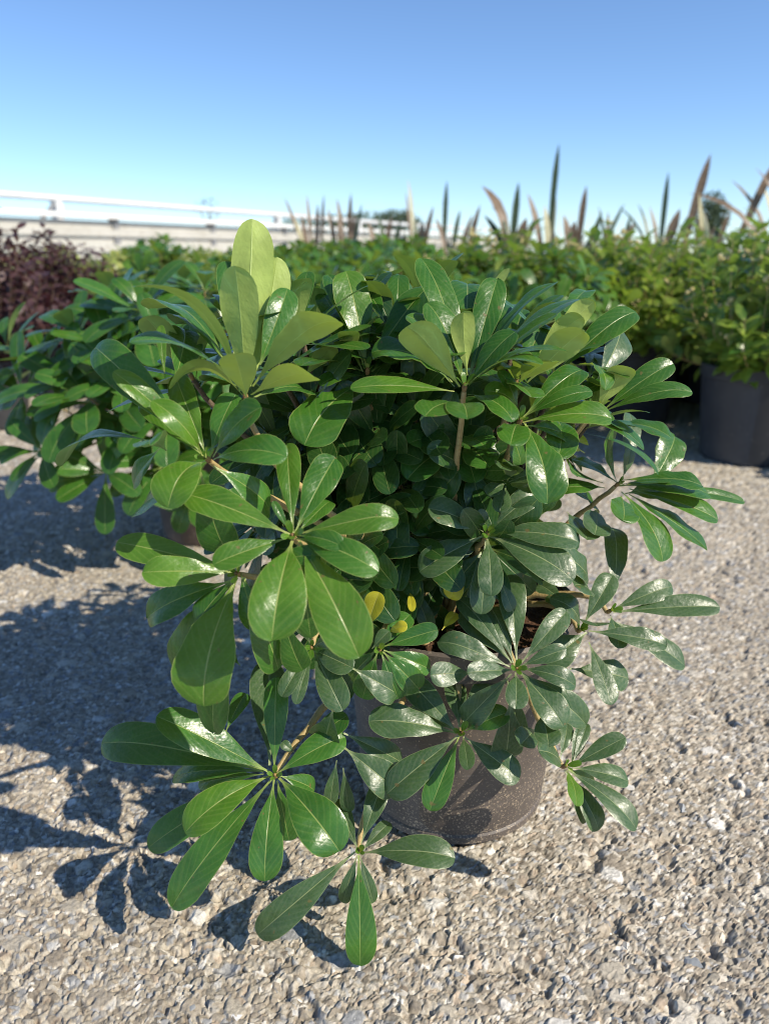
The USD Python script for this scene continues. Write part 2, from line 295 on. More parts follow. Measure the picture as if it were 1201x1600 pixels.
# the paving: the colour of each chip of stone rides on the mesh, grain and far speckle come from noise
usdkit.material(stage, '/World/Looks/paving', {
    'a': ('attribute', {'attribute': 'tone'}), 'g': ('geometry', {}),
    'n': ('noise_texture', {'scale': 260.0, 'detail': 6.0, 'roughness': 0.7}), 'r': ('map_range', {'from_min': 0.25, 'from_max': 0.75, 'to_min': 0.55, 'to_max': 1.4}),
    'm': ('mix_color', {'blend_type': 'multiply', 'fac': 1.0}),
    'n2': ('noise_texture', {'scale': 1.6, 'detail': 4.0, 'roughness': 0.6}), 'r2': ('map_range', {'from_min': 0.3, 'from_max': 0.7, 'to_min': 0.86, 'to_max': 1.12}),
    'm2': ('mix_color', {'blend_type': 'multiply', 'fac': 1.0}),
    'b': ('bump', {'strength': 0.55, 'distance': 0.0018}), 'p': ('principled_bsdf', {'roughness': 0.72, 'specular_ior_level': 0.35})},
    [('g.position', 'n.vector'), ('n.fac', 'r.value'), ('a.color', 'm.a'), ('r.result', 'm.b'), ('g.position', 'n2.vector'), ('n2.fac', 'r2.value'), ('m.result', 'm2.a'), ('r2.result', 'm2.b'),
     ('m2.result', 'p.base_color'), ('n.fac', 'b.height'), ('b.normal', 'p.normal')], surface='p.BSDF')
STONES = [('stone_pale', (0.46, 0.42, 0.36), (0.56, 0.53, 0.47)), ('stone_grey', (0.24, 0.25, 0.26), (0.34, 0.35, 0.35)), ('stone_tan', (0.34, 0.28, 0.21), (0.44, 0.37, 0.28)), ('stone_white', (0.55, 0.53, 0.49), (0.66, 0.64, 0.60))]
for n_, a_, b_ in STONES:
    mottled(n_, a_, b_, 90.0, rough=0.6, bump=0.5, dist=0.0012, c3=tuple(.75 * x for x in a_), s3=320.0)

# ------------------------------------------------------------------ the paving
rng = np.random.RandomState(7)
ys = [0.22]
while ys[-1] < 2.6: ys.append(ys[-1] + (max(0.0010, 0.0025 * ys[-1]) if ys[-1] < 1.3 else .0045 * ys[-1]))
while ys[-1] < 400: ys.append(ys[-1] * 1.06)
back = [-60, -20, -6, -2, -.6, -.2, 0.02, 0.14]
us = np.concatenate([-np.geomspace(40, .72, 22), np.linspace(-.735, .735, 680), np.geomspace(.76, 40, 22)])
Y = np.array(back + ys)
Wd = np.where(Y < .22, .30 + (.22 - Y) * 1.0, np.maximum(Y, .30))
GX = Wd[:, None] * us[None, :]; GY = np.repeat(Y[:, None], len(us), 1)
gp = np.stack([GX.ravel(), GY.ravel()], 1)
near = (gp[:, 1] > .15) & (gp[:, 1] < 3.0) & (np.abs(gp[:, 0]) < 2.2)
# coarse crushed chips in a fine matrix
def chips(spacing, seed, x0=-2.2, x1=2.2, y0=.1, y1=3.05):
    r = np.random.RandomState(seed)
    n = int((x1 - x0) * (y1 - y0) / spacing ** 2)
    return np.stack([r.uniform(x0, x1, n), r.uniform(y0, y1, n)], 1), r
q = gp[near]
warp = np.stack([meshkit.fbm(np.c_[q * 110, q[:, :1] * 0], 2, 3), meshkit.fbm(np.c_[q * 110, q[:, :1] * 0], 2, 9)], 1) - .5
qw = q + warp * 0.007
Hn = np.zeros(len(q)); tone = np.zeros((len(q), 3))
PAL = np.array([(0.41, 0.36, 0.28), (0.36, 0.305, 0.23), (0.29, 0.245, 0.185), (0.49, 0.44, 0.36), (0.29, 0.285, 0.275), (0.60, 0.565, 0.50), (0.39, 0.31, 0.225)])
PRB = [.27, .24, .15, .15, .08, .06, .05]
c1, r1 = chips(0.0039, 1)
aniso = np.array([1.0, 1.25])
d, i = cKDTree(c1 * aniso).query(qw * aniso, k=2)
hz = r1.rand(len(c1)) ** 1.8 * 0.0021; tl = r1.randn(len(c1), 2) * 0.23
rel = qw - c1[i[:, 0]]
Hn += hz[i[:, 0]] + np.clip((rel * tl[i[:, 0]]).sum(1), -.003, .003) - 0.0010 * np.clip(1 - (d[:, 1] - d[:, 0]) / 0.0013, 0, 1)
pal1 = PAL[r1.choice(len(PAL), len(c1), p=PRB)] * r1.uniform(.62, 1.22, (len(c1), 1)) * np.array([.985, 1.0, 1.025])
tone = pal1[i[:, 0]].copy()
c2, r2 = chips(0.034, 2)
d, i = cKDTree(c2 * aniso).query(qw * aniso, k=2)
rad = .0035 + .010 * r2.rand(len(c2)) ** 2.2; tl = r2.randn(len(c2), 2) * 0.07
rel = qw - c2[i[:, 0]]
inside = np.clip((rad[i[:, 0]] - d[:, 0]) / .0022, 0, 1)
pal2 = PAL[r2.choice(len(PAL), len(c2), p=[.26, .17, .10, .24, .10, .10, .03])] * r2.uniform(.9, 1.15, (len(c2), 1)) * np.array([.985, 1.0, 1.025])
Hs = .0014 + np.clip((rel * tl[i[:, 0]]).sum(1), -.002, .002)
Hn = Hn * (1 - inside) + (Hs + .25 * Hn) * inside
tone = tone * (1 - inside[:, None]) + pal2[i[:, 0]] * inside[:, None]
pit = meshkit.fbm(np.c_[q * 55, q[:, :1] * 0], 3, 21)
Hn -= .0055 * np.clip(pit - .61, 0, .2) / .2
Hn += .004 * (meshkit.fbm(np.c_[q * 9, q[:, :1] * 0], 3, 33) - .5)
fade = np.clip((2.95 - q[:, 1]) / .6, 0, 1)
Z = np.zeros(len(gp)); Z[near] = Hn * fade - .002
C = np.tile(np.array([.362, .332, .285]), (len(gp), 1)); C[near] = tone
far_sp = np.random.RandomState(5).uniform(.8, 1.2, (len(gp), 1)); C[~near] *= far_sp[~near]
m = len(us); idx = np.arange(len(gp)).reshape(len(Y), m)
quads = np.stack([idx[:-1, :-1].ravel(), idx[:-1, 1:].ravel(), idx[1:, 1:].ravel(), idx[1:, :-1].ravel()], 1)
g = usdkit.mesh(stage, '/World/ground', (np.c_[gp, Z], quads), '/World/Looks/paving', smooth=True)
UsdGeom.PrimvarsAPI(g).CreatePrimvar('tone', Sdf.ValueTypeNames.Color3fArray, 'vertex').Set(Vt.Vec3fArray.FromNumpy(C.astype(np.float32)))
tag(g, 'rough pale paving of crushed stone chips under the pots', 'paving', kind='structure')
gtree = cKDTree(q)

PEB = []
def pebble(r, rs):
    if len(PEB) >= 40:
        h = PEB[rs.randint(40)].copy(); h.apply_scale(r); a = rs.rand() * 6.28; t = rs.randn(2) * .13
        h.apply_transform(trimesh.transformations.euler_matrix(t[0], t[1], a)); return h
    p = rs.randn(13, 3); p /= np.linalg.norm(p, axis=1, keepdims=True)
    p *= rs.uniform(.8, 1.1, (13, 1)) * np.array([1, rs.uniform(.55, .9), rs.uniform(.34, .5)])
    h = trimesh.convex.convex_hull(p)
    a = rs.rand() * 6.28; t = rs.randn(2) * .13
    PEB.append(h.copy()); h.apply_scale(r)
    M = trimesh.transformations.euler_matrix(t[0], t[1], a); h.apply_transform(M)
    return h
rs = np.random.RandomState(11)
cells = set(); placed = 0; loose = []
while placed < 300:
    y = 0.36 + 0.62 * rs.rand() ** 1.25; x = rs.uniform(-.56, .56) * y
    k = (int(x / .021), int(y / .021))
    if k in cells: continue
    cells.add(k)
    r = rs.choice([.0035, .0045, .006, .008, .0105], p=[.34, .3, .2, .11, .05])
    h = pebble(r, rs); z = Z[near][gtree.query([x, y])[1]]
    h.apply_translation([x, y, z - .26 * r])
    part('/World/ground', 'stone', h, STONES[rs.choice(4, p=[.42, .2, .22, .16])][0], smooth=40)
    placed += 1
for _ in range(500):
    y = 0.5 + 1.6 * rs.rand(); x = rs.uniform(-.6, .6) * y
    r = rs.choice([.0025, .0035, .005], p=[.4, .4, .2]); h = pebble(r, rs)
    h.apply_translation([x, y, Z[near][gtree.query([x, y])[1]] - .2 * r]); loose.append((np.array(h.vertices), np.array(h.faces)))
part('/World/ground', 'gravel', join(loose), 'stone_tan', smooth=False, kind='stuff')

# ------------------------------------------------------------------ the railing and the white barrier behind it
def box(c, s, bev=0.0):
    b = trimesh.creation.box(s); b.apply_translation(c); return b
RA = at(-60, 297.5, 13.0); RA = np.array([RA[0], RA[1], RA[2]])
def rail_point(px, py, z):
    dv = FW + (px - CX) / FPX * RT - (py - CY) / FPX * UPV
    return EYE + dv * ((z - CAM_H) / dv[2])
R0, R1 = rail_point(-160, 291, 1.42), rail_point(640, 351, 1.42)
def along(px):
    """The point of the rail's line over the ground that is seen at column px."""
    k = (px - CX) / FPX; a, b = R0, R1
    f = lambda s: (a + s * (b - a))
    lo, hi = -.5, 2.0
    for _ in range(60):
        mid = (lo + hi) / 2; p = f(mid) - EYE
        if p[0] / (p @ FW) < k: lo = mid
        else: hi = mid
    return f(lo)
dirR = nrm(R1 - R0); sideR = nrm(crs([0, 0, 1], dirR))
rail = thing('railing', 'long white tubular metal railing with posts behind the purple shrub', 'railing', (0, 0, 0))
def sect(a, b, w, h):
    ax = nrm(b - a); s = nrm(crs(ax, [0, 0, 1]) if abs(ax[2]) < .9 else -dirR) * w / 2; u = nrm(crs(s, ax)) * h / 2
    V = [];
    for p in (a, b):
        V += [p - s - u, p + s - u, p + s + u, p - s + u]
    F = [[0, 1, 5, 4], [1, 2, 6, 5], [2, 3, 7, 6], [3, 0, 4, 7], [0, 3, 2, 1], [4, 5, 6, 7]]
    return np.array(V), np.array(F)
part(rail, 'top_rail', tube(np.linspace(R0 - dirR * 2, R1 + dirR * 9, 12), .05, 12), 'white_paint', smooth=40)
for px in (-120, 87, 433, 560):
    p = along(px)
    part(rail, 'post', sect(np.array([p[0], p[1], 0.0]), p - np.array([0, 0, .05]), .14, .14), 'white_paint', smooth=False)
for px in (87, 433):
    p = along(px)
    part(rail, 'brace', tube([p - [0, 0, .04], p - dirR * .75 - sideR * .12 - [0, 0, .62]], .035, 8), 'grey_steel', smooth=40)
    pq = p - dirR * .42 - sideR * .07
    part(rail, 'brace_post', tube([np.array([pq[0], pq[1], 0]), pq - [0, 0, .40]], .03, 8), 'white_paint', smooth=40)
bar = thing('barrier', 'low white ribbed metal barrier running behind the railing', 'barrier', (0, 0, 0))
b0, b1 = R0 + sideR * .9 - dirR * 6, R1 + sideR * .9 + dirR * 8
if np.linalg.norm(b0[:2]) < np.linalg.norm(R0[:2]): b0, b1 = R0 - sideR * .9 - dirR * 6, R1 - sideR * .9 + dirR * 8
def zset(p, z): return np.array([p[0], p[1], z])
part(bar, 'cap', sect(zset(b0, 1.12), zset(b1, 1.12), .30, .07), 'white_paint', smooth=False)
for k, z in enumerate((.99, .87, .75, .63, .51, .39)):
    part(bar, 'panel', sect(zset(b0, z), zset(b1, z), .04 + .12 * (k % 2), .116), 'pale_panel', smooth=False)
nb = int(np.linalg.norm(b1 - b0) / 2.5)
for k in range(nb):
    p = b0 + (b1 - b0) * (k + .5) / nb
    part(bar, 'post', sect(zset(p, 0), zset(p, 1.08), .12, .12), 'grey_steel', smooth=False)

# ------------------------------------------------------------------ the potted shrub in front
POT = np.array([0.073, 0.700, 0.0])
shrub = thing('potted_shrub', 'large glossy whorled shrub in a dusty grey pot standing in front on the paving', 'shrub', POT)
pot_prof = [(.02, .003), (.088, .001), (.0960, .005), (.0965, .0125), (.0948, .0145), (.0958, .017), (.098, .030), (.1075, .150), (.1125, .192), (.1135, .194), (.1175, .196), (.1195, .201), (.1195, .222), (.1165, .2245), (.1130, .222), (.1115, .206), (.108, .200), (.104, .12)]
part(shrub, 'pot', lathe(pot_prof, 96, .012, 3), 'pot_dusty', smooth=35)
a = np.linspace(0, 2 * math.pi, 90, endpoint=False); rr = np.linspace(0, .1085, 26)
sv = np.array([[r * math.cos(t), r * math.sin(t), 0] for r in rr for t in a])
sv[:, 2] = .196 + .014 * (meshkit.fbm(sv * 70 + 9, 4, 5) - .5) + .010 * (1 - (np.hypot(sv[:, 0], sv[:, 1]) / .11) ** 2)
sf = [[i * 90 + k, i * 90 + (k + 1) % 90, (i + 1) * 90 + (k + 1) % 90, (i + 1) * 90 + k] for i in range(25) for k in range(90)]
part(shrub, 'soil', (sv, np.array(sf)[:, ::-1]), 'soil', smooth=True)
crumbs = []
for _ in range(260):
    t, r = rs.rand() * 6.28, .105 * math.sqrt(rs.rand()); h = pebble(rs.uniform(.0015, .0045), rs); h.apply_translation([r * math.cos(t), r * math.sin(t), .207]); crumbs.append((np.array(h.vertices), np.array(h.faces)))
part(shrub, 'bark_crumbs', join(crumbs), 'soil', smooth=False, kind='stuff')

def axis(r, u, t):
    """A direction given as rightwards, upwards and towards the viewer."""
    return nrm(r * RT + u * np.array([0, 0, 1.0]) + t * np.array([0, -1.0, 0]))

# whorls: name: (centre pixel, depth, axis, leaf length, tone, [leaf: (foot x, y, tip x, y, width px, {options})])
W_ = {}
W_['A'] = ((384, 624), .555, axis(-.1, .9, -.25), .115, 'young', [
    (384, 605, 396, 346, 53, dict(curl=-.02, dz=.02, n=axis(.1, .3, -1))), (384, 612, 367, 415, 66, dict(dz=-.03, curl=.02, n=axis(.25, .25, -1))), (396, 590, 433, 402, 42, dict(dz=.025, n=axis(.1, .3, -1))),
    (402, 580, 450, 449, 50, dict(dz=.012, n=axis(.35, .3, 1), tone='mature')), (402, 590, 527, 494, 48, dict(dz=-.035, curl=.10, tipbend=.06, n=axis(-.5, .55, -.75))), (398, 612, 492, 584, 32, dict(dz=-.035, curl=.08, n=axis(-.2, .6, -.7))),
    (386, 622, 366, 552, 56, dict(dz=-.045, curl=.02, n=axis(.1, .45, -.9))), (368, 592, 211, 444, 24, dict(curl=.16, n=axis(.35, 1, -.05), tone='mature')), (376, 606, 204, 531, 24, dict(curl=.13, n=axis(.2, 1, .06), tone='mature')),
    (366, 560, 354, 407, 40, dict(dz=.02, n=axis(.5, .4, .8), tone='mature')), (370, 520, 343, 462, 14, {}), (350, 560, 233, 480, 30, dict(curl=.16, n=axis(.3, 1, .1), tone='mature', dz=.04)),
    (352, 570, 276, 501, 26, dict(curl=.12, n=axis(.3, 1, .1), tone='mature', dz=.05)), (378, 616, 264, 606, 50, dict(curl=.34, n=axis(-.2, 1, -.35), dz=-.02)),
    (404, 620, 488, 626, 27, dict(curl=.12, n=axis(.1, 1, .5), tone='mature')), (372, 600, 330, 590, 26, dict(tone='mature', dz=.05)),
    (258, 592, 250, 507, 16, dict(dz=.01, tone='young')), (272, 600, 290, 513, 38, dict(dz=.05, tone='mature', n=axis(.5, .2, .8)))])
W_['B'] = ((326, 719), .545, axis(-.2, .62, .70), .088, 'young', [
    (318, 722, 262, 793, 84, dict(curl=.22, n=axis(-.1, .75, .7), dz=-.035)), (316, 712, 219, 627, 34, dict(curl=.06)), (308, 702, 240, 626, 38, dict(curl=.22, dz=-.03, tipbend=.05)),
    (321, 708, 273, 584, 42, dict(wave=.09, curl=.03)), (328, 708, 368, 616, 44, dict(tone='mature')), (337, 711, 408, 636, 44, dict(tone='mature')), (338, 718, 446, 711, 34, dict(tone='mature', curl=.12)),
    (300, 690, 147, 540, 64, dict(dz=.01, tone='mature', curl=.16, n=axis(-.2, .7, .75))), (292, 682, 177, 580, 34, dict(dz=-.03)), (338, 735, 424, 797, 50, dict(tone='mature', dz=.035)),
    (250, 700, 206, 757, 50, dict(tone='mature', dz=.02)), (285, 768, 222, 793, 32, dict(tone='mature', dz=.05)), (230, 688, 95, 722, 24, dict(tone='mature', curl=.16, n=axis(-.1, 1, .1), dz=.03)),
    (305, 750, 354, 864, 64, dict(tone='mature', dz=.03)), (260, 704, 232, 690, 20, dict(tone='mature'))])
W_['C'] = ((457, 838), .520, axis(.05, .55, .83), .088, 'mature', [
    (459, 830, 448, 694, 41, dict(dz=.03, tone='young')), (463, 830, 524, 714, 54, dict(dz=.03)), (470, 832, 617, 801, 50, dict(tipbend=.16, curl=.02, tone='young')), (468, 836, 538, 855, 27, dict(dz=-.02, curl=.12)),
    (465, 843, 591, 893, 54, dict(curl=.14)), (474, 850, 561, 1027, 84, dict(dz=-.035, curl=.14, tone='young')), (456, 850, 424, 998, 80, dict(dz=-.045, curl=.14, tone='young')), (470, 858, 486, 999, 44, dict(dz=.01)),
    (418, 880, 501, 867, 32, dict(dz=-.012)), (440, 844, 333, 882, 44, dict(dz=-.02, tone='young')), (450, 833, 288, 771, 58, dict(dz=.005, tone='young')), (448, 825, 427, 783, 15, {}), (470, 830, 516, 782, 26, dict(dz=.03))])
W_['D'] = ((372, 897), .548, axis(-.25, .5, .80), .088, 'mature', [
    (362, 886, 181, 846, 54, dict(tone='young', dz=.0, n=axis(-.1, .6, .8))), (366, 893, 222, 894, 54, dict(dz=-.022, tone='young', n=axis(.05, .6, .8))), (369, 907, 317, 1104, 93, dict(dz=-.03, curl=.12, tone='young')), (356, 914, 229, 966, 52, dict(dz=.02)),
    (360, 910, 308, 973, 48, dict(dz=-.002)), (352, 925, 270, 1051, 62, dict(dz=.025)), (365, 915, 333, 1146, 60, dict(dz=.02)), (378, 893, 405, 985, 46, dict(dz=.0)),
    (387, 905, 436, 1048, 62, dict(dz=.02, n=axis(.15, .62, .70))), (440, 960, 473, 1048, 42, dict(dz=.02)), (375, 1040, 350, 1012, 20, dict(dz=.01))])
W_['E'] = ((487, 1012), .62, axis(0, .45, .85), .075, 'dusty', [
    (487, 1016, 551, 1044, 36, {}), (490, 1018, 535, 1110, 46, dict(dz=-.03)), (487, 1028, 462, 1100, 22, {}), (482, 1020, 440, 1088, 30, {}), (550, 1044, 623, 1086, 56, dict(dz=.01)),
    (487, 1012, 545, 985, 30, {}), (487, 1010, 470, 960, 34, dict(dz=.03)), (520, 1110, 505, 1170, 34, dict(dz=.04)), (486, 1016, 430, 1020, 34, dict(dz=.03))])
W_['F'] = ((430, 1213), .630, axis(.0, .80, .60), .108, 'mature', [
    (427, 1203, 431, 1058, 45, dict(dz=.012, curl=.04, n=axis(.1, .4, .9))), (434, 1207, 539, 1151, 50, dict(dz=.015)), (440, 1218, 530, 1330, 80, dict(dz=-.035, curl=.13)), (427, 1222, 413, 1378, 57, dict(dz=-.035, curl=.12)),
    (415, 1213, 289, 1301, 58, dict(dz=-.04, tone='young', curl=.16)), (415, 1203, 245, 1119, 62, dict(dz=-.03, n=axis(.49, .62, .61), curl=.04)), (400, 1200, 157, 1160, 42, dict(dz=.03)), (405, 1215, 230, 1325, 44, dict(dz=.0)),
    (420, 1222, 267, 1418, 62, dict(dz=-.02)), (435, 1225, 452, 1316, 38, dict(dz=.015)), (440, 1212, 492, 1236, 30, dict(dz=.02)), (395, 1200, 269, 1214, 22, dict(dz=.03)),
    (415, 1185, 420, 1032, 62, dict(dz=.065, tone='dusty', curl=-.02)), (352, 1145, 384, 1083, 26, dict(dz=.03)), (400, 1208, 310, 1225, 26, dict(dz=.03))])
W_['G'] = ((560, 1330), .636, axis(.05, .72, .68), .085, 'dusty', [
    (560, 1341, 563, 1511, 53, dict(dz=-.016, tone='mature', curl=.08)), (551, 1332, 401, 1462, 54, dict(dz=-.012, n=axis(.42, .80, .42), curl=.1)), (572, 1335, 710, 1340, 54, dict(n=axis(.22, .86, .46), curl=.12)),
    (566, 1332, 609, 1285, 24, dict(dz=.02)), (567, 1311, 597, 1224, 39, dict(dz=.025)), (560, 1329, 522, 1250, 36, dict(dz=.03)), (557, 1340, 535, 1412, 24, dict(dz=-.002)), (563, 1340, 583, 1412, 24, dict(dz=-.002))])
W_['H'] = ((760, 834), .640, axis(.05, .62, .75), .082, 'dusty', [
    (752, 828, 669, 794, 46, {}), (758, 825, 747, 746, 36, dict(dz=.03)), (770, 825, 839, 770, 42, {}), (770, 831, 904, 846, 47, dict(curl=.10)), (768, 840, 896, 906, 63, {}), (762, 842, 767, 930, 38, dict(dz=-.03)),
    (757, 850, 752, 960, 46, dict(dz=-.012)), (750, 840, 655, 893, 56, dict(dz=-.01)), (762, 830, 748, 797, 24, dict(dz=-.01)), (775, 845, 847, 912, 14, {}), (850, 850, 919, 902, 32, dict(dz=.03)),
    (790, 755, 760, 772, 38, dict(dz=-.01)), (795, 753, 827, 742, 32, dict(dz=.0)), (795, 757, 842, 767, 18, {}), (790, 760, 780, 800, 28, dict(dz=-.02)), (792, 752, 783, 728, 14, {}), (792, 752, 802, 726, 14, {}), (780, 905, 800, 955, 26, dict(dz=.0))])
W_['I'] = ((805, 1045), .630, axis(.08, .60, .78), .080, 'dusty', [
    (808, 1022, 794, 897, 49, dict(dz=.035, wave=.06)), (800, 1030, 766, 947, 37, dict(dz=.028)), (820, 1030, 886, 954, 40, dict(dz=.02)), (790, 1040, 687, 999, 42, dict(dz=0, tipbend=.12)), (800, 1048, 730, 1051, 29, dict(dz=-.02)),
    (738, 1052, 672, 1055, 40, dict(dz=-.02)), (815, 1040, 885, 1014, 30, dict(dz=0)), (820, 1045, 899, 1072, 36, dict(dz=-.01, curl=.2)), (815, 1052, 881, 1136, 54, dict(dz=-.025)), (822, 1056, 917, 1132, 46, dict(dz=.0)),
    (846, 1112, 857, 1166, 49, dict(dz=-.03)), (805, 1055, 805, 1108, 30, dict(dz=-.03)), (797, 1090, 788, 1190, 50, dict(dz=.02)), (795, 1058, 722, 1132, 46, dict(dz=.02)), (795, 1030, 724, 950, 52, dict(dz=.03)), (794, 1028, 716, 934, 22, dict(dz=.03)), (782, 1068, 812, 1172, 30, dict(dz=.03))])
W_['J'] = ((880, 1198), .655, axis(.35, .70, .55), .066, 'dusty', [
    (898, 1198, 977, 1152, 37, dict(dz=.0)), (903, 1201, 982, 1221, 35, dict(dz=0)), (890, 1207, 994, 1295, 39, dict(dz=-.02)), (892, 1215, 936, 1298, 34, dict(dz=-.01)), (882, 1206, 916, 1286, 28, dict(dz=-.005)),
    (892, 1205, 932, 1228, 20, dict(tone='young')), (886, 1206, 900, 1260, 15, dict(tone='young')), (899, 1196, 908, 1140, 24, dict(dz=.02)), (903, 1190, 917, 1130, 18, {}), (876, 1190, 844, 1172, 32, {}), (870, 1180, 886, 1130, 22, {}), (835, 1140, 812, 1165, 16, {})])
W_['K'] = ((720, 1146), .645, axis(-.05, .62, .78), .075, 'dusty', [
    (708, 1146, 577, 1126, 53, dict(n=axis(.12, .85, .5))), (710, 1142, 636, 1061, 50, dict(dz=.02)), (713, 1152, 604, 1241, 60, dict(dz=-.01)), (715, 1155, 671, 1267, 46, dict(dz=-.02, tone='mature')), (727, 1155, 812, 1217, 51, dict(dz=-.01)),
    (732, 1140, 794, 1113, 44, dict(dz=-.012, tone='mature')), (715, 1130, 709, 1066, 36, dict(dz=.03)), (718, 1130, 769, 1066, 44, dict(dz=.03)), (725, 1155, 731, 1201, 16, {}), (706, 1140, 640, 1105, 40, dict(dz=.035)),
    (537, 1168, 621, 1238, 60, dict(dz=.0)), (537, 1146, 628, 1192, 42, dict(dz=.02)), (480, 1162, 542, 1118, 44, dict(dz=.0, tone='mature')), (460, 1176, 440, 1160, 26, {}), (526, 1188, 515, 1258, 24, dict(dz=.0)), (536, 1200, 545, 1270, 22, dict(dz=.01))])
W_['L'] = ((950, 956), .715, axis(.35, .65, .62), .072, 'dusty', [
    (957, 952, 1051, 915, 35, {}), (962, 957, 1125, 948, 39, dict(dz=0)), (950, 975, 1070, 1040, 38, dict(dz=0)), (955, 965, 966, 1012, 30, dict(dz=-.03)), (958, 928, 957, 823, 36, dict(dz=.04))])
W_['M2'] = ((904, 986), .690, axis(.15, .68, .68), .070, 'dusty', [
    (915, 970, 957, 898, 40, dict(dz=.015)), (905, 980, 861, 934, 30, dict(curl=.22)), (922, 930, 897, 914, 26, {}), (925, 990, 853, 1036, 60, dict(dz=-.015, n=axis(.3, .8, .5))), (929, 986, 1042, 1007, 36, dict(dz=-.005)),
    (930, 1015, 955, 1101, 37, dict(dz=-.03)), (890, 1045, 982, 1060, 46, dict(dz=.01)), (913, 972, 934, 978, 18, {}), (885, 950, 855, 930, 30, dict(dz=.02)), (880, 940, 840, 912, 26, dict(dz=.03))])
W_['M'] = ((963, 758), .740, axis(.45, .72, .45), .078, 'mature', [
    (968, 760, 1107, 772, 40, dict(dz=0)), (980, 745, 1098, 756, 26, dict(dz=-.015)), (970, 756, 1048, 752, 10, dict(dz=-.02)), (1000, 770, 1164, 783, 15, dict(dz=.02)), (996, 768, 1122, 811, 28, dict(dz=.0)),
    (995, 782, 1105, 858, 30, dict(dz=-.01)), (975, 775, 1036, 877, 46, dict(dz=-.03)), (1016, 760, 1056, 680, 43, dict(dz=.03, n=axis(0, .3, 1))), (985, 728, 985, 645, 28, dict(dz=.03, tone='dusty')), (966, 754, 958, 668, 26, dict(dz=-.02, n=axis(.9, .2, .5), curl=-.12)),
    (955, 661, 1048, 684, 27, dict(dz=-.02, curl=.1)), (928, 752, 888, 690, 12, dict(curl=-.25)), (932, 765, 872, 763, 30, dict(dz=.0)), (975, 786, 974, 813, 22, {}), (930, 795, 930, 834, 20, dict(tone='dusty')), (885, 800, 918, 842, 22, dict(tone='dusty')),
    (965, 752, 890, 715, 30, dict(dz=.02)), (978, 740, 985, 700, 26, dict(dz=0, tone='dusty', n=axis(.55, .5, .65))), (880, 760, 930, 795, 24, dict(dz=.04)), (985, 780, 1035, 770, 30, dict(dz=.02))])
W_['N'] = ((725, 608), .600, axis(.05, .92, .22), .100, 'mature', [
    (724, 598, 659, 404, 36, dict(dz=.02, n=axis(.3, .4, .8))), (722, 592, 670, 472, 50, dict(dz=-.01, n=axis(.42, .42, .80))), (735, 590, 777, 433, 48, dict(dz=.02, n=axis(-.1, .35, .9))), (733, 572, 724, 486, 40, dict(dz=-.03, tone='young', n=axis(-.2, .2, -1))),
    (714, 602, 636, 504, 52, dict(dz=-.045, tone='young', n=axis(.3, .3, -.95), tipbend=.06)), (704, 580, 638, 490, 30, dict(dz=-.01, tone='young')), (736, 597, 804, 518, 44, dict(dz=-.01, n=axis(-.2, .7, .7))), (740, 590, 869, 439, 16, dict(n=axis(-.5, 1, .0), dz=.02)),
    (742, 592, 899, 461, 18, dict(n=axis(-.4, 1, .05), dz=.03)), (738, 590, 869, 489, 20, dict(n=axis(-.2, 1, .0), dz=-.01)), (736, 600, 885, 546, 20, dict(n=axis(-.1, 1, .1), dz=-.02, curl=.14)), (736, 596, 846, 566, 27, dict(n=axis(0, 1, .2), dz=-.04, curl=.14)),
    (700, 602, 580, 550, 28, dict(curl=.16, dz=.0)), (694, 590, 643, 562, 30, dict(curl=.15, dz=.02)), (700, 614, 547, 606, 22, dict(curl=.05, dz=-.02, tone='young', n=axis(0, .8, .6))), (752, 580, 784, 470, 42, dict(dz=.04)), (726, 540, 730, 442, 42, dict(dz=.05)),
    (733, 621, 802, 657, 38, dict(dz=-.03, curl=.12)), (706, 640, 664, 646, 22, {}), (712, 650, 730, 655, 22, {})])
W_['O'] = ((574, 582), .640, axis(0, .9, .28), .092, 'mature', [
    (571, 574, 540, 423, 58, dict(dz=.01, n=axis(.40, .40, .82), tone='young')), (566, 572, 514, 428, 42, dict(dz=.03)), (588, 548, 668, 447, 54, dict(dz=.0, n=axis(-.3, .6, .8))), (562, 580, 511, 478, 20, dict(tone='young')), (475, 590, 524, 540, 36, dict(dz=-.01, tone='young', n=axis(-.3, .6, -.8))),
    (552, 612, 475, 694, 82, dict(dz=-.05, curl=.12, n=axis(-.1, .8, .6))), (600, 502, 574, 461, 16, dict(dz=.03)), (566, 590, 500, 600, 26, dict(dz=-.02)), (560, 578, 480, 560, 34, dict(dz=.03)), (590, 590, 650, 600, 34, dict(dz=-.01)), (585, 580, 640, 540, 30, dict(dz=.05))])
W_['P'] = ((811, 660), .615, axis(.15, .75, .62), .085, 'mature', [
    (820, 660, 956, 654, 40, dict(dz=-.005, curl=.1, tone='young')), (822, 646, 910, 575, 42, dict(dz=.02)), (825, 644, 925, 611, 28, dict(dz=-.005, curl=.1)), (825, 662, 857, 784, 56, dict(dz=-.035, curl=.12)), (812, 645, 756, 611, 26, dict(dz=-.02, curl=.2, tone='young')),
    (808, 664, 797, 695, 42, dict(dz=-.045, n=axis(-.1, .8, .5))), (776, 668, 814, 726, 44, dict(dz=.01)), (808, 640, 779, 578, 24, dict(dz=-.01)), (806, 650, 770, 640, 24, dict(dz=.02)), (830, 668, 890, 690, 30, dict(dz=.03))])
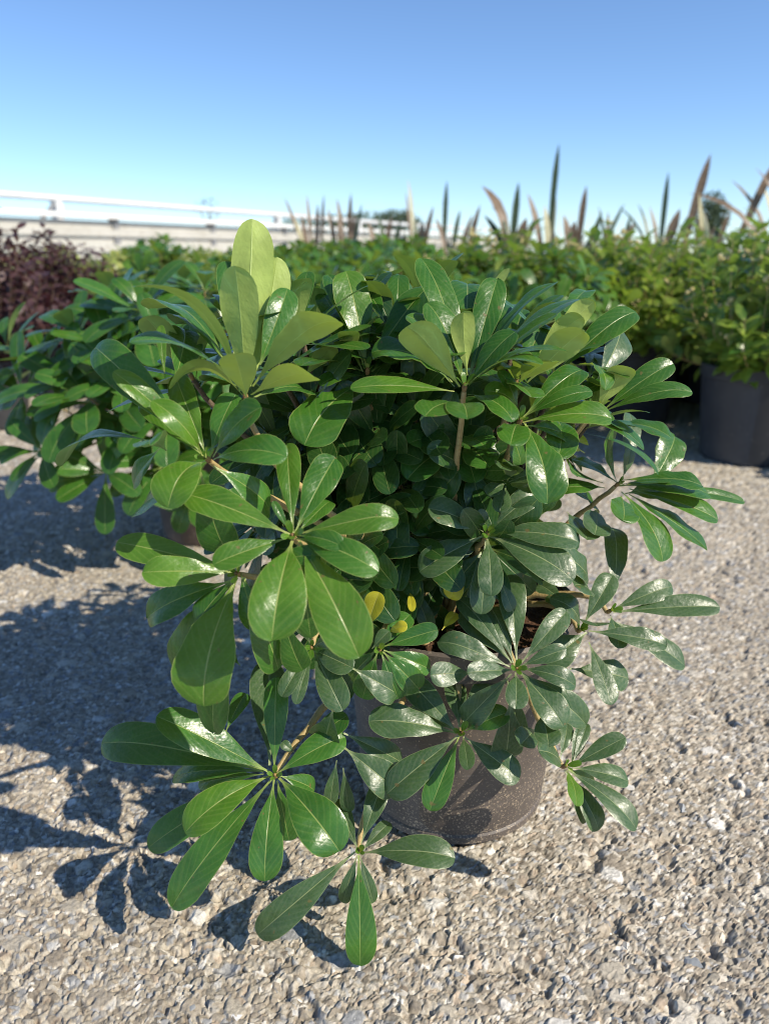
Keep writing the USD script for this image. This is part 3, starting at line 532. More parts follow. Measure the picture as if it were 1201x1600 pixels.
W_['R'] = ((805, 598), .640, axis(.25, .85, .20), .085, 'young', [
    (835, 598, 912, 515, 54, dict(dz=-.035, n=axis(-.1, .2, -1), curl=.04)), (812, 600, 860, 562, 46, dict(dz=-.05, n=axis(-.2, .3, -1), curl=.03)), (850, 562, 926, 470, 42, dict(dz=.0, n=axis(-.1, .2, -1))), (838, 556, 909, 494, 44, dict(dz=-.015, n=axis(-.1, .3, -1))), (876, 500, 919, 451, 18, dict(tone='mature')),
    (822, 566, 850, 503, 40, dict(tone='mature', dz=.03)), (800, 590, 788, 572, 14, {}), (806, 590, 818, 570, 14, {}), (800, 600, 830, 620, 26, dict(tone='mature')), (812, 610, 860, 640, 34, dict(tone='mature', dz=.03))])
W_['Q'] = ((930, 640), .675, axis(.5, .8, .15), .092, 'mature', [
    (868, 585, 993, 484, 44, dict(dz=.01, n=axis(-.35, .6, .7))), (934, 592, 969, 514, 42, dict(dz=.03, tone='dusty', n=axis(.42, .40, .8))), (932, 642, 983, 572, 52, dict(dz=-.03, tone='young', n=axis(-.1, .2, -1))), (948, 643, 1052, 566, 38, dict(dz=.0, n=axis(-.25, .7, .65))),
    (950, 646, 1081, 610, 30, dict(dz=-.02, n=axis(-.1, .8, .6), curl=.12)), (868, 580, 943, 538, 16, dict(dz=-.02)), (905, 568, 947, 607, 30, dict(dz=-.03, tone='young', curl=.2)), (920, 590, 925, 548, 20, dict(tone='dusty')), (915, 640, 900, 590, 26, dict(dz=.03))])
W_['S'] = ((607, 772), .690, axis(-.1, .65, .72), .078, 'mature', [
    (600, 765, 545, 694, 40, {}), (616, 768, 672, 775, 20, dict(dz=-.02)), (617, 778, 674, 832, 58, dict(dz=-.02)), (598, 765, 530, 764, 36, dict(dz=-.01)), (610, 760, 660, 712, 40, {}), (606, 760, 612, 700, 36, {}),
    (555, 694, 662, 706, 32, dict(dz=-.02)), (600, 780, 560, 830, 40, dict(dz=-.02)), (606, 782, 612, 850, 36, dict(dz=-.03)), (600, 800, 555, 835, 30, dict(tone='dusty')), (560, 838, 598, 838, 26, dict(tone='dusty'))])
W_['T'] = ((712, 690), .670, axis(.0, .72, .68), .080, 'mature', [
    (726, 694, 742, 754, 52, dict(dz=-.03)), (709, 695, 690, 780, 46, dict(dz=-.02)), (702, 700, 636, 748, 42, {}), (730, 690, 764, 730, 26, {}), (718, 685, 760, 700, 30, {}), (700, 690, 640, 690, 34, {}), (705, 680, 664, 640, 34, {}), (722, 680, 770, 660, 30, {}), (712, 676, 700, 640, 24, {})])
W_['V'] = ((640, 905), .690, axis(-.1, .6, .76), .078, 'mature', [
    (680, 850, 604, 944, 50, dict(dz=-.01)), (645, 915, 672, 985, 30, dict(dz=-.01, tone='dusty')),  (490, 945, 546, 1018, 38, dict(tone='dusty')),
    (572, 984, 592, 926, 30, dict(tone='yellow', dz=-.06)), (606, 988, 636, 978, 20, dict(tone='yellow', dz=-.06)), (722, 885, 703, 936, 42, dict(tone='yellow', dz=-.05)), (690, 985, 712, 958, 14, dict(tone='yellow', dz=-.03)), (640, 938, 644, 955, 8, dict(tone='yellow')),
    (640, 900, 600, 870, 36, {}), (655, 900, 700, 870, 34, {}), (640, 915, 630, 975, 30, {}), (660, 905, 665, 850, 30, {})])

W_['U'] = ((592, 1016), .630, axis(-.05, .5, .85), .070, 'mature', [
    (600, 1008, 684, 984, 36, dict(dz=.0)), (574, 1012, 608, 986, 38, dict(dz=.0, tone='dusty')), (598, 1022, 622, 1092, 44, dict(dz=.0)), (602, 1020, 655, 1078, 46, dict(dz=.005)), (588, 1022, 566, 1092, 42, dict(dz=.01)), (604, 1016, 672, 1046, 36, dict(dz=.01)), (585, 1015, 545, 1060, 40, dict(dz=.02)), (596, 1008, 640, 960, 36, dict(dz=.02))])

parts_n = 0; TONE = {'fresh': 'leaf_fresh', 'mature': 'leaf_mature', 'young': 'leaf_young', 'dusty': 'leaf_dusty', 'yellow': 'leaf_yellow'}
rl = random.Random(4)
MAXLEAF = 296
def solve_tip(base, px, py, zc, ax, L, phi):
    best = None
    for dz in np.linspace(-.9 * L, .9 * L, 91):
        t = at(px, py, zc + dz); v = t - base; n = np.linalg.norm(v)
        ang = math.degrees(math.acos(np.clip(v @ ax / n, -1, 1)))
        cost = ((ang - phi) / 45) ** 2 + ((n - L) / (.5 * L)) ** 2 + .15 * (dz / L) ** 2
        if best is None or cost < best[0]: best = (cost, t, dz)
    return best[1]

whorl_pts = []; crown_leaves = []
for name, (c, zc, ax, L, tone, leaves) in W_.items():
    if tone == 'mature' and name in 'BCDMNOPQ': tone = 'fresh'
    c3 = at(*c, zc); whorl_pts.append((c3, ax, name))
    for k, (bx, by, tx, ty, w, o) in enumerate(leaves):
        far = math.hypot(bx - c[0], by - c[1])
        b3 = at(bx, by, zc - (.05 if o.get('tone') == 'yellow' else 0))
        if far < 45: b3 = b3 * .6 + c3 * .4
        Lp = math.hypot(tx - bx, ty - by) * zc / FPX
        if 'dz' in o: t3 = at(tx, ty, zc + o['dz'])
        else: t3 = solve_tip(b3, tx, ty, zc, ax, max(Lp * 1.04, L * .8), o.get('phi', 74))
        d = nrm(t3 - b3); Lr = np.linalg.norm(t3 - b3)
        n = o.get('n', ax + .25 * np.array([0, 0, 1.0])); n = nrm(n - (n @ d) * d)
        view = nrm(EYE - (b3 + t3) / 2)
        Wm = .87 * w * zc / FPX; cosv = max(abs(n @ view), .35)
        Wr = np.clip(Wm / cosv, .24 * Lr if w > 16 else .12 * Lr, max(.49 * Lr, min(Wm, .6 * Lr)))
        sd = hash_seed = (ord(name[0]) * 131 + k * 17 + len(name)) % 9973
        r_ = random.Random(sd)
        vtx, fc, uv = leaf(b3, t3, n, Wr, curl=o.get('curl', r_.uniform(.03, .10)), fold=r_.uniform(.12, .30), wave=o.get('wave', r_.uniform(.008, .055)), seed=sd, tipbend=o.get('tipbend', r_.uniform(0, .04)), twist=r_.uniform(-.32, .32))
        crown_leaves.append((vtx, fc, uv, o.get('tone', tone)))

def whorl(c, ax, L, n, r_, lo=48, hi=98, ratio=(.36, .46), **kw):
    """Leaves set in a spiral round a shoot tip."""
    u = nrm(crs(ax, [.3, .2, .9])); v = crs(ax, u); out = []
    a0 = r_.random() * 6.28
    for k in range(n):
        th = a0 + k * 2.39996 + r_.uniform(-.25, .25)
        ph = math.radians(lo + (hi - lo) * ((k + .5) / n) ** .8 + r_.uniform(-7, 7))
        d = math.cos(ph) * ax + math.sin(ph) * (math.cos(th) * u + math.sin(th) * v)
        l = L * r_.uniform(.72, 1.08) * (.7 + .3 * (k + 1) / n)
        nn = nrm(ax + .4 * np.array([0, 0, 1.0]))
        b = c - ax * .012 * k / n
        out.append(leaf(b + d * .003, b + d * l, nn, l * r_.uniform(*ratio), curl=r_.uniform(.02, .13), fold=r_.uniform(.1, .3), seed=r_.randrange(9999), **kw))
    return out

# shoots deeper inside the crown and on its far side
CC = np.array([0.075, 0.735, 0.415]); inner = []
rf = random.Random(21); tries = 0; fill_pts = []
while len(fill_pts) < 78 and tries < 20000:
    tries += 1
    dv = nrm(np.array([rf.gauss(0, 1), rf.gauss(0, 1), rf.gauss(0, 1)])); rr_ = rf.uniform(.25, .95) ** .6
    p = CC + dv * rr_ * np.array([.27, .25, .19])
    zc = (p - EYE) @ FW; px = CX + FPX * (p - EYE)[0] / zc; py = CY - FPX * ((p - EYE) @ UPV) / zc
    if px > 850 or (px > 800 and py > 690) or zc < (.655 if py < 860 else .70) or ((px - 655) / 285) ** 2 + ((py - 775) / 245) ** 2 > 1: continue
    if any(np.linalg.norm(p - f) < .040 for f in fill_pts): continue
    fill_pts.append(p)
    ax = nrm(.8 * nrm((p - CC) * np.array([1, 1, 1.2])) + np.array([0, -.15, .55])); whorl_pts.append((p, ax, 'inner'))
    inner += whorl(p, ax, .082, 12, rf, ratio=(.29, .38), lo=35, nt=11, vs=(-1, -.5, 0, .5, 1))

for px, py, zc in ((590, 690, .665), (650, 660, .67), (625, 760, .67), (690, 700, .675), (545, 870, .665), (640, 840, .67), (480, 650, .65), (600, 655, .690), (640, 705, .700), (560, 720, .690), (680, 745, .705), (560, 890, .690), (620, 865, .700), (490, 905, .670), (530, 950, .680), (700, 880, .720), (520, 640, .68), (440, 700, .66), (650, 620, .69), (470, 600, .68), (560, 520, .72), (640, 540, .72), (700, 800, .72), (560, 800, .70)):
    p = at(px, py, zc); ax = nrm(.5 * nrm(p - CC) + np.array([0, -.45, .6])); whorl_pts.append((p, ax, 'inner'))
    inner += whorl(p, ax, .084, 12, rf, ratio=(.29, .38), lo=35, nt=12, vs=(-1, -.6, -.1, .1, .6, 1))

outer = []
for px, py, zc, a_ in ((470, 520, .64, axis(-.1, .9, .1)), (545, 565, .66, axis(0, .95, .1)), (690, 560, .665, axis(0, .95, .15)), (880, 560, .71, axis(.3, .9, .1)), (620, 520, .70, axis(0, .95, 0)), (800, 540, .71, axis(.15, .95, 0)), (430, 560, .62, axis(-.2, .9, .1)), (870, 640, .69, axis(.35, .8, .3)), (300, 590, .62, axis(-.4, .85, .1)), (920, 660, .73, axis(.5, .8, .1)), (740, 520, .74, axis(0, 1, -.1)), (500, 560, .72, axis(-.1, 1, -.1)), (660, 480, .78, axis(0, 1, -.2)), (560, 500, .80, axis(-.1, 1, -.2)), (800, 560, .82, axis(.2, 1, -.2))):
    p = at(px, py, zc); whorl_pts.append((p, a_, 'inner'))
    outer += whorl(p, a_, .092, 10, rf, lo=30, hi=92, ratio=(.28, .37), nt=14, vs=(-1, -.6, -.1, .1, .6, 1))
V, F, U = join(outer)
part(shrub, 'upper_foliage', (V - POT, F), 'leaf_fresh', True, U, kind='stuff')

for vtx, fc, uv, tone in crown_leaves:
    if parts_n < MAXLEAF:
        part(shrub, 'leaf', (vtx - POT, fc), TONE[tone], True, uv, label='yellowing leaf low inside the shrub' if tone == 'yellow' else None); parts_n += 1
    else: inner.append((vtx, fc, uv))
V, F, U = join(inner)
part(shrub, 'inner_foliage', (V - POT, F), 'leaf_inner_shade', True, U, kind='stuff')  # inner leaves take the darkened green that stands in for crown shade

# stems: from the soil to every shoot tip
rt = random.Random(8); roots = [np.array([POT[0] + dx, POT[1] + dy, .198]) for dx, dy in ((0, 0), (-.02, .01), (.022, -.008), (.005, .02), (-.012, -.022))]
for c3, ax, name in whorl_pts:
    r0 = min(roots, key=lambda r: np.linalg.norm((r - c3)[:2]) + rt.uniform(0, .03))
    dist = np.linalg.norm(c3 - r0)
    low = c3[2] < .26
    p1 = r0 + np.array([(c3 - r0)[0] * .12, (c3 - r0)[1] * .12, dist * (.30 if not low else .26)])
    p2 = c3 - ax * dist * .25 + (np.array([0, 0, .05]) if low else 0)
    pts = bez(r0, p1, p2, c3 - ax * .002, 16)
    pts += np.array([[rt.gauss(0, .0012) for _ in range(3)] for _ in pts]) * np.linspace(0, 1, 16)[:, None] * np.linspace(1, 0, 16)[:, None] * 3
    t = np.linspace(0, 1, 16)
    rad = .0042 * (1 - t) + .0021 * t + .0006 * (np.sin(t * 40) > .8)
    st = part(shrub, 'stem', tube(pts - POT, rad, 8), 'bark_young' if name != 'inner' else 'bark_old', smooth=60)
    bud = trimesh.creation.icosphere(1, .0021); bud.vertices[:, 2] *= 2.2
    bud.apply_transform(trimesh.geometry.align_vectors([0, 0, 1], ax)); bud.apply_translation(c3 - POT + ax * .001)
    part(st, 'bud', bud, 'bud', smooth=True)
    if name != 'inner':
        u_ = nrm(crs(ax, [.3, .2, .9])); v_ = crs(ax, u_); a0 = rt.random() * 6.28; ls = []
        for q_ in range(4):
            th = a0 + q_ * 1.7; el = rt.uniform(.25, .8); d_ = nrm(ax + el * (math.cos(th) * u_ + math.sin(th) * v_)); l_ = rt.uniform(.008, .017)
            ls.append(leaf(c3 - POT, c3 - POT + d_ * l_, nrm(ax - .9 * d_ + 1e-3 * u_) if False else nrm(ax * 1.01 - (ax @ d_) * d_ + 1e-4 * u_), l_ * .34, nt=7, vs=(-1, -.4, 0, .4, 1), seed=q_))
        V_, F_, U_ = join(ls); part(st, 'leaflets', (V_, F_), 'leaf_young', True, U_)

# ------------------------------------------------------------------ other potted plants: one of each kind, then copies
def pot_mesh(rt_, rb, h):
    return lathe([(.3 * rb, .003), (rb * .95, .0), (rb, .01), (rt_ * .965, h * .86), (rt_ * .97, h * .865), (rt_ * 1.0, h * .872), (rt_, h * .99), (rt_ * .985, h), (rt_ * .95, h * .99), (rt_ * .93, h * .92), (rt_ * .9, h * .80)], 40, .01, 4)
def soil_mesh(r, z):
    a = np.linspace(0, 2 * math.pi, 28, endpoint=False)
    v = np.vstack([[0, 0, z + .01], np.c_[r * np.cos(a), r * np.sin(a), np.full(28, z)]])
    return v, np.array([[0, 1 + k, 1 + (k + 1) % 28] for k in range(28)])
def arch_stem(c, ax, base, r=.003):
    d = np.linalg.norm(c - base)
    return tube(bez(base, base + np.array([(c - base)[0] * .15, (c - base)[1] * .15, d * .4]), c - ax * d * .3, c, 8), np.linspace(r, r * .55, 8), 6)

def whorled_shrub(path, seed, pts, L, n, leafmat, parts, pot, ratio=(.36, .46), youngmat=None, nt=10, vs=(-1, -.6, -.12, .12, .6, 1), potmat='pot_black'):
    """pts: (centre, axis) of each shoot, in the thing's own space."""
    r_ = random.Random(seed)
    part(path, 'pot', pot_mesh(*pot), potmat, smooth=40); part(path, 'soil', soil_mesh(pot[0] * .92, pot[2] * .9), 'soil', smooth=False)
    rest = []; cnt = 0
    for c, ax in pts:
        base = np.array([r_.uniform(-.02, .02), r_.uniform(-.02, .02), pot[2] * .9])
        part(path, 'stem', arch_stem(c, ax, base), 'bark_young', smooth=60)
        for lf in whorl(c, ax, L * r_.uniform(.85, 1.1), n, r_, ratio=ratio, nt=nt, vs=vs):
            if parts and cnt < 290:
                part(path, 'leaf', lf[:2], youngmat if youngmat and r_.random() < .6 else leafmat, True, lf[2]); cnt += 1
            else: rest.append(lf)
    for nm, mt, part_of in (('foliage', leafmat, rest[::2]), ('young_foliage', youngmat or leafmat, rest[1::2])):
        if part_of: V, F, U = join(part_of); part(path, nm, (V, F), mt, True, U, kind='stuff')

def dome_pts(seed, n, c, rad, up=.35, gap=.055):
    r_ = random.Random(seed); out = []; t = 0
    while len(out) < n and t < 5000:
        t += 1
        dv = nrm(np.array([r_.gauss(0, 1), r_.gauss(0, 1), abs(r_.gauss(0, 1)) - .35])); k = r_.uniform(.55, 1)
        p = np.array(c) + dv * k * np.array(rad)
        if p[2] < .16 or any(np.linalg.norm(p - o[0]) < gap for o in out): continue
        out.append((p, nrm(dv + np.array([0, 0, up]))))
    return out

# the second whorled shrub, at the left
P2 = np.array([-0.37, 1.50, 0.0])
sh2 = thing('potted_shrub', 'whorled shrub in a brown pot at the left behind the front shrub', 'shrub', P2)
pts2 = []
for px, py, zc, ax in ((222, 488, 1.27, axis(0, .85, .45)), (62, 703, 1.30, axis(-.35, .55, .75)), (163, 737, 1.30, axis(.0, .4, .9)), (140, 622, 1.27, axis(-.1, .7, .65)), (118, 520, 1.35, axis(-.4, .8, .3)), (30, 610, 1.38, axis(-.5, .6, .5)),
                       (190, 590, 1.25, axis(.0, .8, .55)), (300, 520, 1.36, axis(.2, .9, .3)), (70, 560, 1.45, axis(-.4, .8, .2)), (262, 640, 1.3, axis(.1, .6, .7)), (330, 600, 1.4, axis(.3, .8, .4)), (180, 470, 1.5, axis(-.1, .95, 0)), (280, 450, 1.5, axis(.1, .95, 0)), (360, 480, 1.5, axis(.3, .9, 0)), (100, 640, 1.45, axis(-.4, .7, .3)), (10, 540, 1.5, axis(-.5, .8, .1)), (255, 725, 1.33, axis(0, .5, .85)), (310, 745, 1.36, axis(.1, .5, .8)), (205, 665, 1.30, axis(-.1, .6, .8)), (345, 690, 1.38, axis(.2, .6, .7)), (110, 600, 1.3, axis(-.2, .7, .6)), (170, 540, 1.28, axis(-.1, .85, .5)), (255, 560, 1.28, axis(.1, .8, .5))):
    pts2.append((at(px, py, zc) - P2, ax))
pts2 += [(p, a_) for p, a_ in dome_pts(31, 22, (.02, .0, .33), (.24, .24, .16), .3, .07)]
whorled_shrub(sh2, 5, pts2, .132, 11, 'leaf_fresh', True, (.105, .085, .20), youngmat='leaf_mature', ratio=(.30, .39), nt=12, potmat='pot_brown')

G1 = 'dark whorled shrubs in black pots filling the middle rows'
L1 = 'dark green whorled shrub in a black pot among the middle rows'
mid = thing('whorled_shrub', L1, 'shrub', (0.09, 2.45, 0), 0, G1)
whorled_shrub(mid, 41, [(np.array([0, 0, .50]), axis(0, 1, .1))] + dome_pts(41, 34, (0, 0, .36), (.235, .235, .18), .35, .06), .102, 11, 'leaf_fresh', True, (.115, .09, .21), youngmat='leaf_young', nt=7, vs=(-1, 0, 1))
G2 = 'yellow green variegated shrubs in the far left rows'
L2 = 'pale yellow green variegated shrub in the far left rows'
vari = thing('variegated_shrub', L2, 'shrub', (-1.50, 3.75, 0), 0, G2)
whorled_shrub(vari, 52, dome_pts(52, 34, (0, 0, .37), (.23, .23, .19)), .075, 10, 'leaf_variegated', False, (.115, .09, .21), nt=6, vs=(-1, 0, 1))

def twiggy(path, seed, n_st, h, rad, L, per, mat, parts, pot, ratio=(.38, .5), tips=None, nt=6, vs=(-1, 0, 1), droop=.45, altmat=None, bark='bark_young'):
    r_ = random.Random(seed)
    part(path, 'pot', pot_mesh(*pot), 'pot_black', smooth=40); part(path, 'soil', soil_mesh(pot[0] * .92, pot[2] * .9), 'soil', smooth=False)
    rest = []; cnt = 0; bits = []
    for s in range(n_st):
        th = r_.random() * 6.28; k = math.sqrt(r_.random()) * rad
        top = np.array([k * math.cos(th), k * math.sin(th), h * (1 - droop * (k / rad) ** 2.5) * r_.uniform(.82, 1.04)])
        b = np.array([.35 * k * math.cos(th) * pot[0] / rad, .35 * k * math.sin(th) * pot[0] / rad, pot[2] * .88])
        c = bez(b, b + [.5 * (top - b)[0], .5 * (top - b)[1], .3 * (top - b)[2]], top - [0, 0, .35 * (top - b)[2]], top, 9)
        part(path, 'stem', tube(c, np.linspace(.0028, .0012, 9), 5), bark, smooth=60)
        for j in range(per):
            t = .12 + .88 * (j + r_.random()) / per; q_ = t * 8; i0 = min(int(q_), 7); p = c[i0] + (c[i0 + 1] - c[i0]) * (q_ - i0)
            tan = nrm(c[min(i0 + 1, 8)] - c[max(i0 - 1, 0)]); a_ = j * 2.4 + r_.uniform(-.4, .4)
            u = nrm(crs(tan, [.4, .3, .8])); v = crs(tan, u); el = r_.uniform(.1, .9)
            d = nrm(el * tan + math.cos(a_) * u + math.sin(a_) * v); l = L * r_.uniform(.65, 1.12)
            lf = leaf(p, p + d * l, nrm(tan * .8 + np.array([0, 0, .7]) + np.array([r_.gauss(0, .3), r_.gauss(0, .3), 0])), l * r_.uniform(*ratio), curl=r_.uniform(-.02, .12), fold=r_.uniform(.1, .4), seed=r_.randrange(9999), nt=nt, vs=vs, prof=PROF_OV)
            if parts and cnt < 295 and p[2] > .3 and r_.random() < .6: part(path, 'leaf', lf[:2], mat if not altmat or r_.random() < .8 else altmat, True, lf[2]); cnt += 1
            else: rest.append(lf)
        if tips and r_.random() < tips:
            for _ in range(5):
                o = trimesh.creation.icosphere(0, r_.uniform(.004, .008)); o.apply_translation(top + np.array([r_.gauss(0, .010), r_.gauss(0, .010), r_.uniform(-.005, .02)])); bits.append((np.array(o.vertices), np.array(o.faces)))
    if rest: V, F, U = join(rest); part(path, 'foliage', (V, F), mat, True, U, kind='stuff')
    if bits: part(path, 'seed_heads', join(bits), 'flower_bits', smooth=False, kind='stuff')

G3 = 'light green bushy shrubs in black pots standing in the right rows'
L3 = 'light green bushy shrub in a black pot outside the right edge beside the nearest one'
hedge = thing('bushy_shrub', 'light green bushy shrub in the nearest big black pot at the right edge', 'shrub', (1.03, 2.13, 0))
twiggy(hedge, 61, 62, .650, .25, .066, 19, 'leaf_hedge', True, (.150, .125, .262), tips=.35, nt=7, vs=(-1, -.4, 0, .4, 1), altmat='leaf_mature')
hedge2 = thing('bushy_shrub', 'light green bushy shrub in black pot, just left behind the nearest big pot', 'shrub', (0.86, 2.66, 0), 0, G3)
twiggy(hedge2, 67, 58, .640, .25, .066, 18, 'leaf_hedge', True, (.150, .125, .262), tips=.3, nt=5, vs=(-1, 0, 1), altmat='leaf_mature')
G4 = 'purple leaved shrubs at the left edge'
purple = thing('purple_shrub', 'dark purple small leaved shrub at the left edge, nearest of the purple ones', 'shrub', (-1.30, 2.55, 0))
twiggy(purple, 71, 150, .69, .28, .040, 24, 'leaf_purple', False, (.120, .095, .22), nt=5, ratio=(.5, .65), bark='bark_old')

def jit(r_, a): return r_.uniform(-a, a)
rc = random.Random(77)
for (x, y) in [(1.43, 2.20), (1.80, 2.14), (1.52, 1.80), (1.90, 1.76)]:
    hz_ = .60 if y < 2 else rc.uniform(.95, 1.04)
    copy_of(hedge, 'bushy_shrub', L3, 'shrub', (x, y, 0), rc.uniform(0, 360), G3, (1, 1, hz_))
for row, y in enumerate((2.66, 3.02, 3.38, 3.76, 4.15)):
    LR = 'light green bushy shrub in a black pot, %s row of the block on the right' % ('nearest', 'second', 'third', 'fourth', 'farthest')[row]
    x = (.86 if row == 0 else .50 - .06 * row) + (.40 if row == 0 else 0)
    while x < .60 * y + .45:
        copy_of(hedge2 if rc.random() < .6 else hedge, 'bushy_shrub', LR, 'shrub', (x + jit(rc, .03), y + jit(rc, .03), 0), rc.uniform(0, 360), G3, (rc.uniform(.95, 1.1),) * 2 + (rc.uniform(.93, 1.06) - .035 * row,)); x += rc.uniform(.38, .43)
for row, y in enumerate((2.45, 2.85, 3.25, 3.65, 4.05, 4.5, 4.95, 5.4)):
    x = {0: .50, 1: -.62, 2: -.86}.get(row, -.95 - .20 * (row - 3)) + (.1 if row % 2 else 0)
    xe = .42 - .03 * row if row else .55
    while x < xe:
        if not (row == 0 and abs(x - .09) < .3):
            if row >= 3 and x < -.75 and rc.random() < .6: copy_of(vari, 'variegated_shrub', L2, 'shrub', (x, y, 0), rc.uniform(0, 360), G2, (1, 1, rc.uniform(1.02, 1.12)))
            else: copy_of(mid, 'whorled_shrub', L1, 'shrub', (x + jit(rc, .03), y + jit(rc, .03), 0), rc.uniform(0, 360), G1, (rc.uniform(.9, 1.05),) * 2 + (rc.uniform(.97, 1.06) + (.10 if row >= 3 else 0),))
        x += rc.uniform(.40, .46)
for x, y, s, lb in ((-1.72, 2.75, 1.0, 'dark purple small leaved shrub cut off by the left edge beside the nearest one'), (-1.28, 3.15, .93, 'lower dark purple shrub in front of the railing post'), (-1.75, 3.2, 1.0, 'dark purple shrub behind the nearest purple one, left of the railing post'), (-2.15, 3.3, 1.02, 'farthest dark purple shrub, at the very left edge below the railing')):
    copy_of(purple, 'purple_shrub', lb, 'shrub', (x, y, 0), rc.uniform(0, 360), G4, (1, 1, s))
for x, y in ((-1.95, 3.8), (-2.3, 4.2), (-1.75, 4.3), (-1.2, 3.6), (-2.7, 4.7), (-2.2, 4.9), (-.86, 3.9), (-1.3, 4.6)):
    copy_of(vari, 'variegated_shrub', L2, 'shrub', (x, y, 0), rc.uniform(0, 360), G2, (1, 1, rc.uniform(1.02, 1.12)))

# ------------------------------------------------------------------ flax clumps with sword leaves against the sky
STRAP = PchipInterpolator([0, .3, .55, .76, .9, 1], [.5, .55, .8, 1, .66, .02])
def blade(b, t, w, n, curl, seed):
    return leaf(b, t, n, w, curl=curl, fold=.5, seed=seed, nt=9, vs=(-1, 0, 1), prof=STRAP)
FLAX = [  # foot column, depth, label, [(tip x, tip y, width px, curl, tone)]
    (1108, 4.6, 'bronze flax clump with a long blade leaning to the right edge and pale short blades', [(1216, 244, 20, .03, 'bronze'), (1092, 300, 15, .0, 'cream'), (1098, 330, 16, 0, 'green'), (1125, 312, 10, 0, 'green'), (1080, 336, 14, .1, 'bronze'), (1140, 330, 12, .1, 'bronze')]),
    (1240, 4.6, 'bronze flax clump at the right edge with blades arching to the left', [(1142, 281, 15, .10, 'bronze'), (1076, 302, 17, .20, 'bronze'), (1192, 288, 18, .0, 'cream'), (1168, 318, 12, .0, 'green'), (1180, 262, 13, .1, 'bronze'), (1215, 250, 14, .05, 'bronze')]),
    (1035, 4.8, 'bronze flax clump with one long blade leaning right against the sky', [(1110, 240, 22, .02, 'bronze'), (1044, 268, 13, .0, 'green'), (1014, 322, 12, .06, 'bronze'), (1062, 326, 24, .1, 'bronze'), (996, 318, 10, .1, 'green'), (1080, 330, 12, .0, 'green'), (965, 322, 9, .1, 'green')]),
    (905, 5.0, 'flax clump with grey blade leaning right beside the tallest blade', [(916, 290, 16, .04, 'bronze'), (880, 335, 24, .1, 'bronze'), (940, 330, 14, 0, 'green'), (975, 318, 10, 0, 'green'), (898, 345, 24, .1, 'bronze')]),
    (862, 5.0, 'flax clump with the tallest dark upright blade', [(873, 224, 15, -.02, 'green'), (824, 302, 18, .02, 'bronze'), (850, 320, 18, .0, 'cream'), (868, 300, 10, .0, 'cream')]),
    (795, 4.9, 'flax clump with arching pink brown blade and dark upright blade', [(752, 290, 28, .22, 'bronze'), (810, 284, 18, .0, 'green'), (756, 336, 20, .15, 'green'), (768, 322, 10, .2, 'green'), (822, 340, 26, .1, 'bronze'), (840, 335, 18, 0, 'bronze')]),
    (705, 5.2, 'flax clump with thin dark straight blade', [(698, 282, 13, .0, 'green'), (750, 320, 14, .0, 'bronze'), (719, 328, 12, .03, 'green'), (738, 335, 12, .0, 'bronze'), (680, 340, 14, .1, 'bronze')]),
    (655, 5.4, 'flax clump with pale dry stalks left of the thin dark blade', [(637, 280, 9, .0, 'cream'), (634, 300, 8, .0, 'bronze'), (677, 322, 13, .0, 'bronze'), (660, 345, 20, .0, 'bronze'), (648, 342, 14, 0, 'green')]),
    (540, 6.2, 'small brown flax clump right of the railing end', [(548, 302, 12, .0, 'bronze'), (526, 310, 12, .02, 'bronze'), (565, 318, 10, .0, 'green'), (512, 324, 12, .0, 'bronze'), (555, 330, 12, .0, 'bronze'), (530, 335, 14, 0, 'bronze')]),
    (490, 6.2, 'small brown flax clump overlapping the railing end', [(479, 304, 9, .0, 'bronze'), (444, 308, 9, .05, 'bronze'), (506, 304, 9, 0, 'bronze'), (496, 318, 12, .0, 'bronze'), (470, 335, 12, .0, 'bronze'), (460, 340, 12, 0, 'cream')]),
    (600, 6.0, 'low dry flax clump between the two small brown clumps and the pale stalks', [(590, 338, 12, .1, 'green'), (612, 336, 12, .0, 'bronze'), (575, 345, 14, 0, 'bronze'), (625, 344, 14, 0, 'green')]),
    (960, 5.3, 'low dry flax clump behind the bushy rows', [(950, 330, 12, .0, 'bronze'), (985, 335, 12, .0, 'green'), (935, 322, 10, 0, 'green'), (992, 345, 14, .1, 'bronze')]),
]
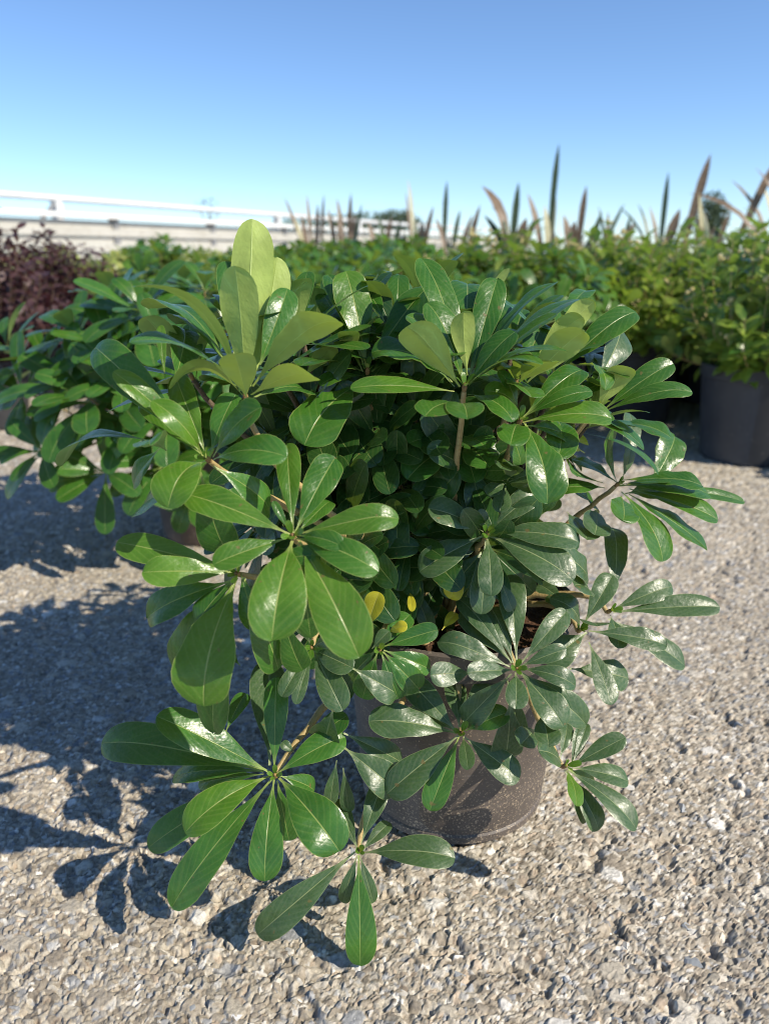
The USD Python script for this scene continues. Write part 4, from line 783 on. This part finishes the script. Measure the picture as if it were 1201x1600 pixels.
for fx, zc, label, bl in FLAX:
    p = at(fx, 375, zc); base = np.array([p[0], p[1], 0.0])
    f = thing('flax_clump', label, 'flax plant', base, 0, 'flax clumps behind the rows')
    part(f, 'pot', pot_mesh(.16, .13, .27), 'pot_black', smooth=40); part(f, 'soil', soil_mesh(.145, .245), 'soil', smooth=False)
    r_ = random.Random(int(fx))
    D = base[1]
    for k, (tx, ty, w, curl, tone) in enumerate(bl):
        t3 = at(tx, ty, zc + r_.uniform(-.06, .12)) - base; b3 = np.array([r_.uniform(-.05, .05) + .10 * t3[0], r_.uniform(-.05, .05), .25]); curl = curl + r_.uniform(-.02, .06)
        s = 1 if t3[0] > b3[0] else -1
        side = nrm(np.array([-s * .35, -.85, .45]))
        part(f, 'blade', (lambda m_: m_[:2])(blade(b3, t3, w * zc / FPX * .66, side, curl, k)), {'bronze': 'blade_bronze', 'green': 'blade_green', 'cream': 'blade_cream'}[tone], True, blade(b3, t3, w * zc / FPX * .66, side, curl, k)[2])
    for k in range(40):
        th = r_.random() * 6.28; h = r_.uniform(.28, .52); sp = r_.uniform(.05, .42)
        t3 = np.array([sp * math.cos(th), sp * math.sin(th), .25 + h * (1 - .8 * sp)]); b3 = np.array([.04 * math.cos(th), .04 * math.sin(th), .24])
        m_ = blade(b3, t3, r_.uniform(.016, .034), nrm([-math.cos(th), -math.sin(th), 1.2]), r_.uniform(-.05, .24), 100 + k)
        part(f, 'blade', m_[:2], r_.choice(['blade_bronze', 'blade_bronze', 'blade_bronze', 'dry_thatch', 'blade_green', 'blade_cream']), True, m_[2])

# ------------------------------------------------------------------ far shrubs and a thin bush beyond the barrier
def leaf_cloud(path, seed, n, c, rad, size, mat):
    r_ = np.random.RandomState(seed); ms = []
    for _ in range(n):
        d = nrm(r_.randn(3)); p = np.array(c) + d * r_.rand() ** .4 * np.array(rad); u = nrm(r_.randn(3)); v = nrm(crs(u, r_.randn(3))); s = size * r_.uniform(.5, 1.2)
        ms.append((np.array([p - u * s, p + v * s * .45, p + u * s, p - v * s * .45]), np.array([[0, 1, 2, 3]])))
    part(path, 'crown', join(ms), mat, smooth=False)
for k, (px, py, zc, w, h, label) in enumerate([(325, 324, 26, .5, .35, 'thin bare bush seen over the white barrier'), (520, 350, 40, 3.4, .5, 'low dark bush on the skyline right of the railing end'), (590, 349, 38, 2.4, .6, 'low rounded bush on the skyline left of the pale dry stalks'), (622, 344, 36, 1.1, .5, 'small bush on the skyline beside the pale dry stalks'), (1112, 338, 9.5, .22, .30, 'dark feathery bush between the two right flax clumps')]):
    p = at(px, py, zc); t = thing('far_bush', label, 'bush', (p[0], p[1], 0))
    part(t, 'trunk', tube([[0, 0, -.05], [.03, 0, p[2] * .6], [0, 0, p[2] * .95]], [.05, .035, .015], 7), 'bark_old', smooth=60)
    for q in range(5):
        a_ = q * 1.3; part(t, 'limb', tube([[0, 0, p[2] * .55], [w * .4 * math.cos(a_), w * .4 * math.sin(a_), p[2] * .8], [w * .8 * math.cos(a_), w * .8 * math.sin(a_), p[2] + h * .2]], [.02, .012, .005], 5), 'bark_old', smooth=60)
    leaf_cloud(t, 90 + k, [110, 1500, 1300, 900, 900, 700][k], (0, 0, p[2]), (w, w * .6, h), [.05, .10, .10, .09, .035, .06][k], 'far_green')

write_parts()
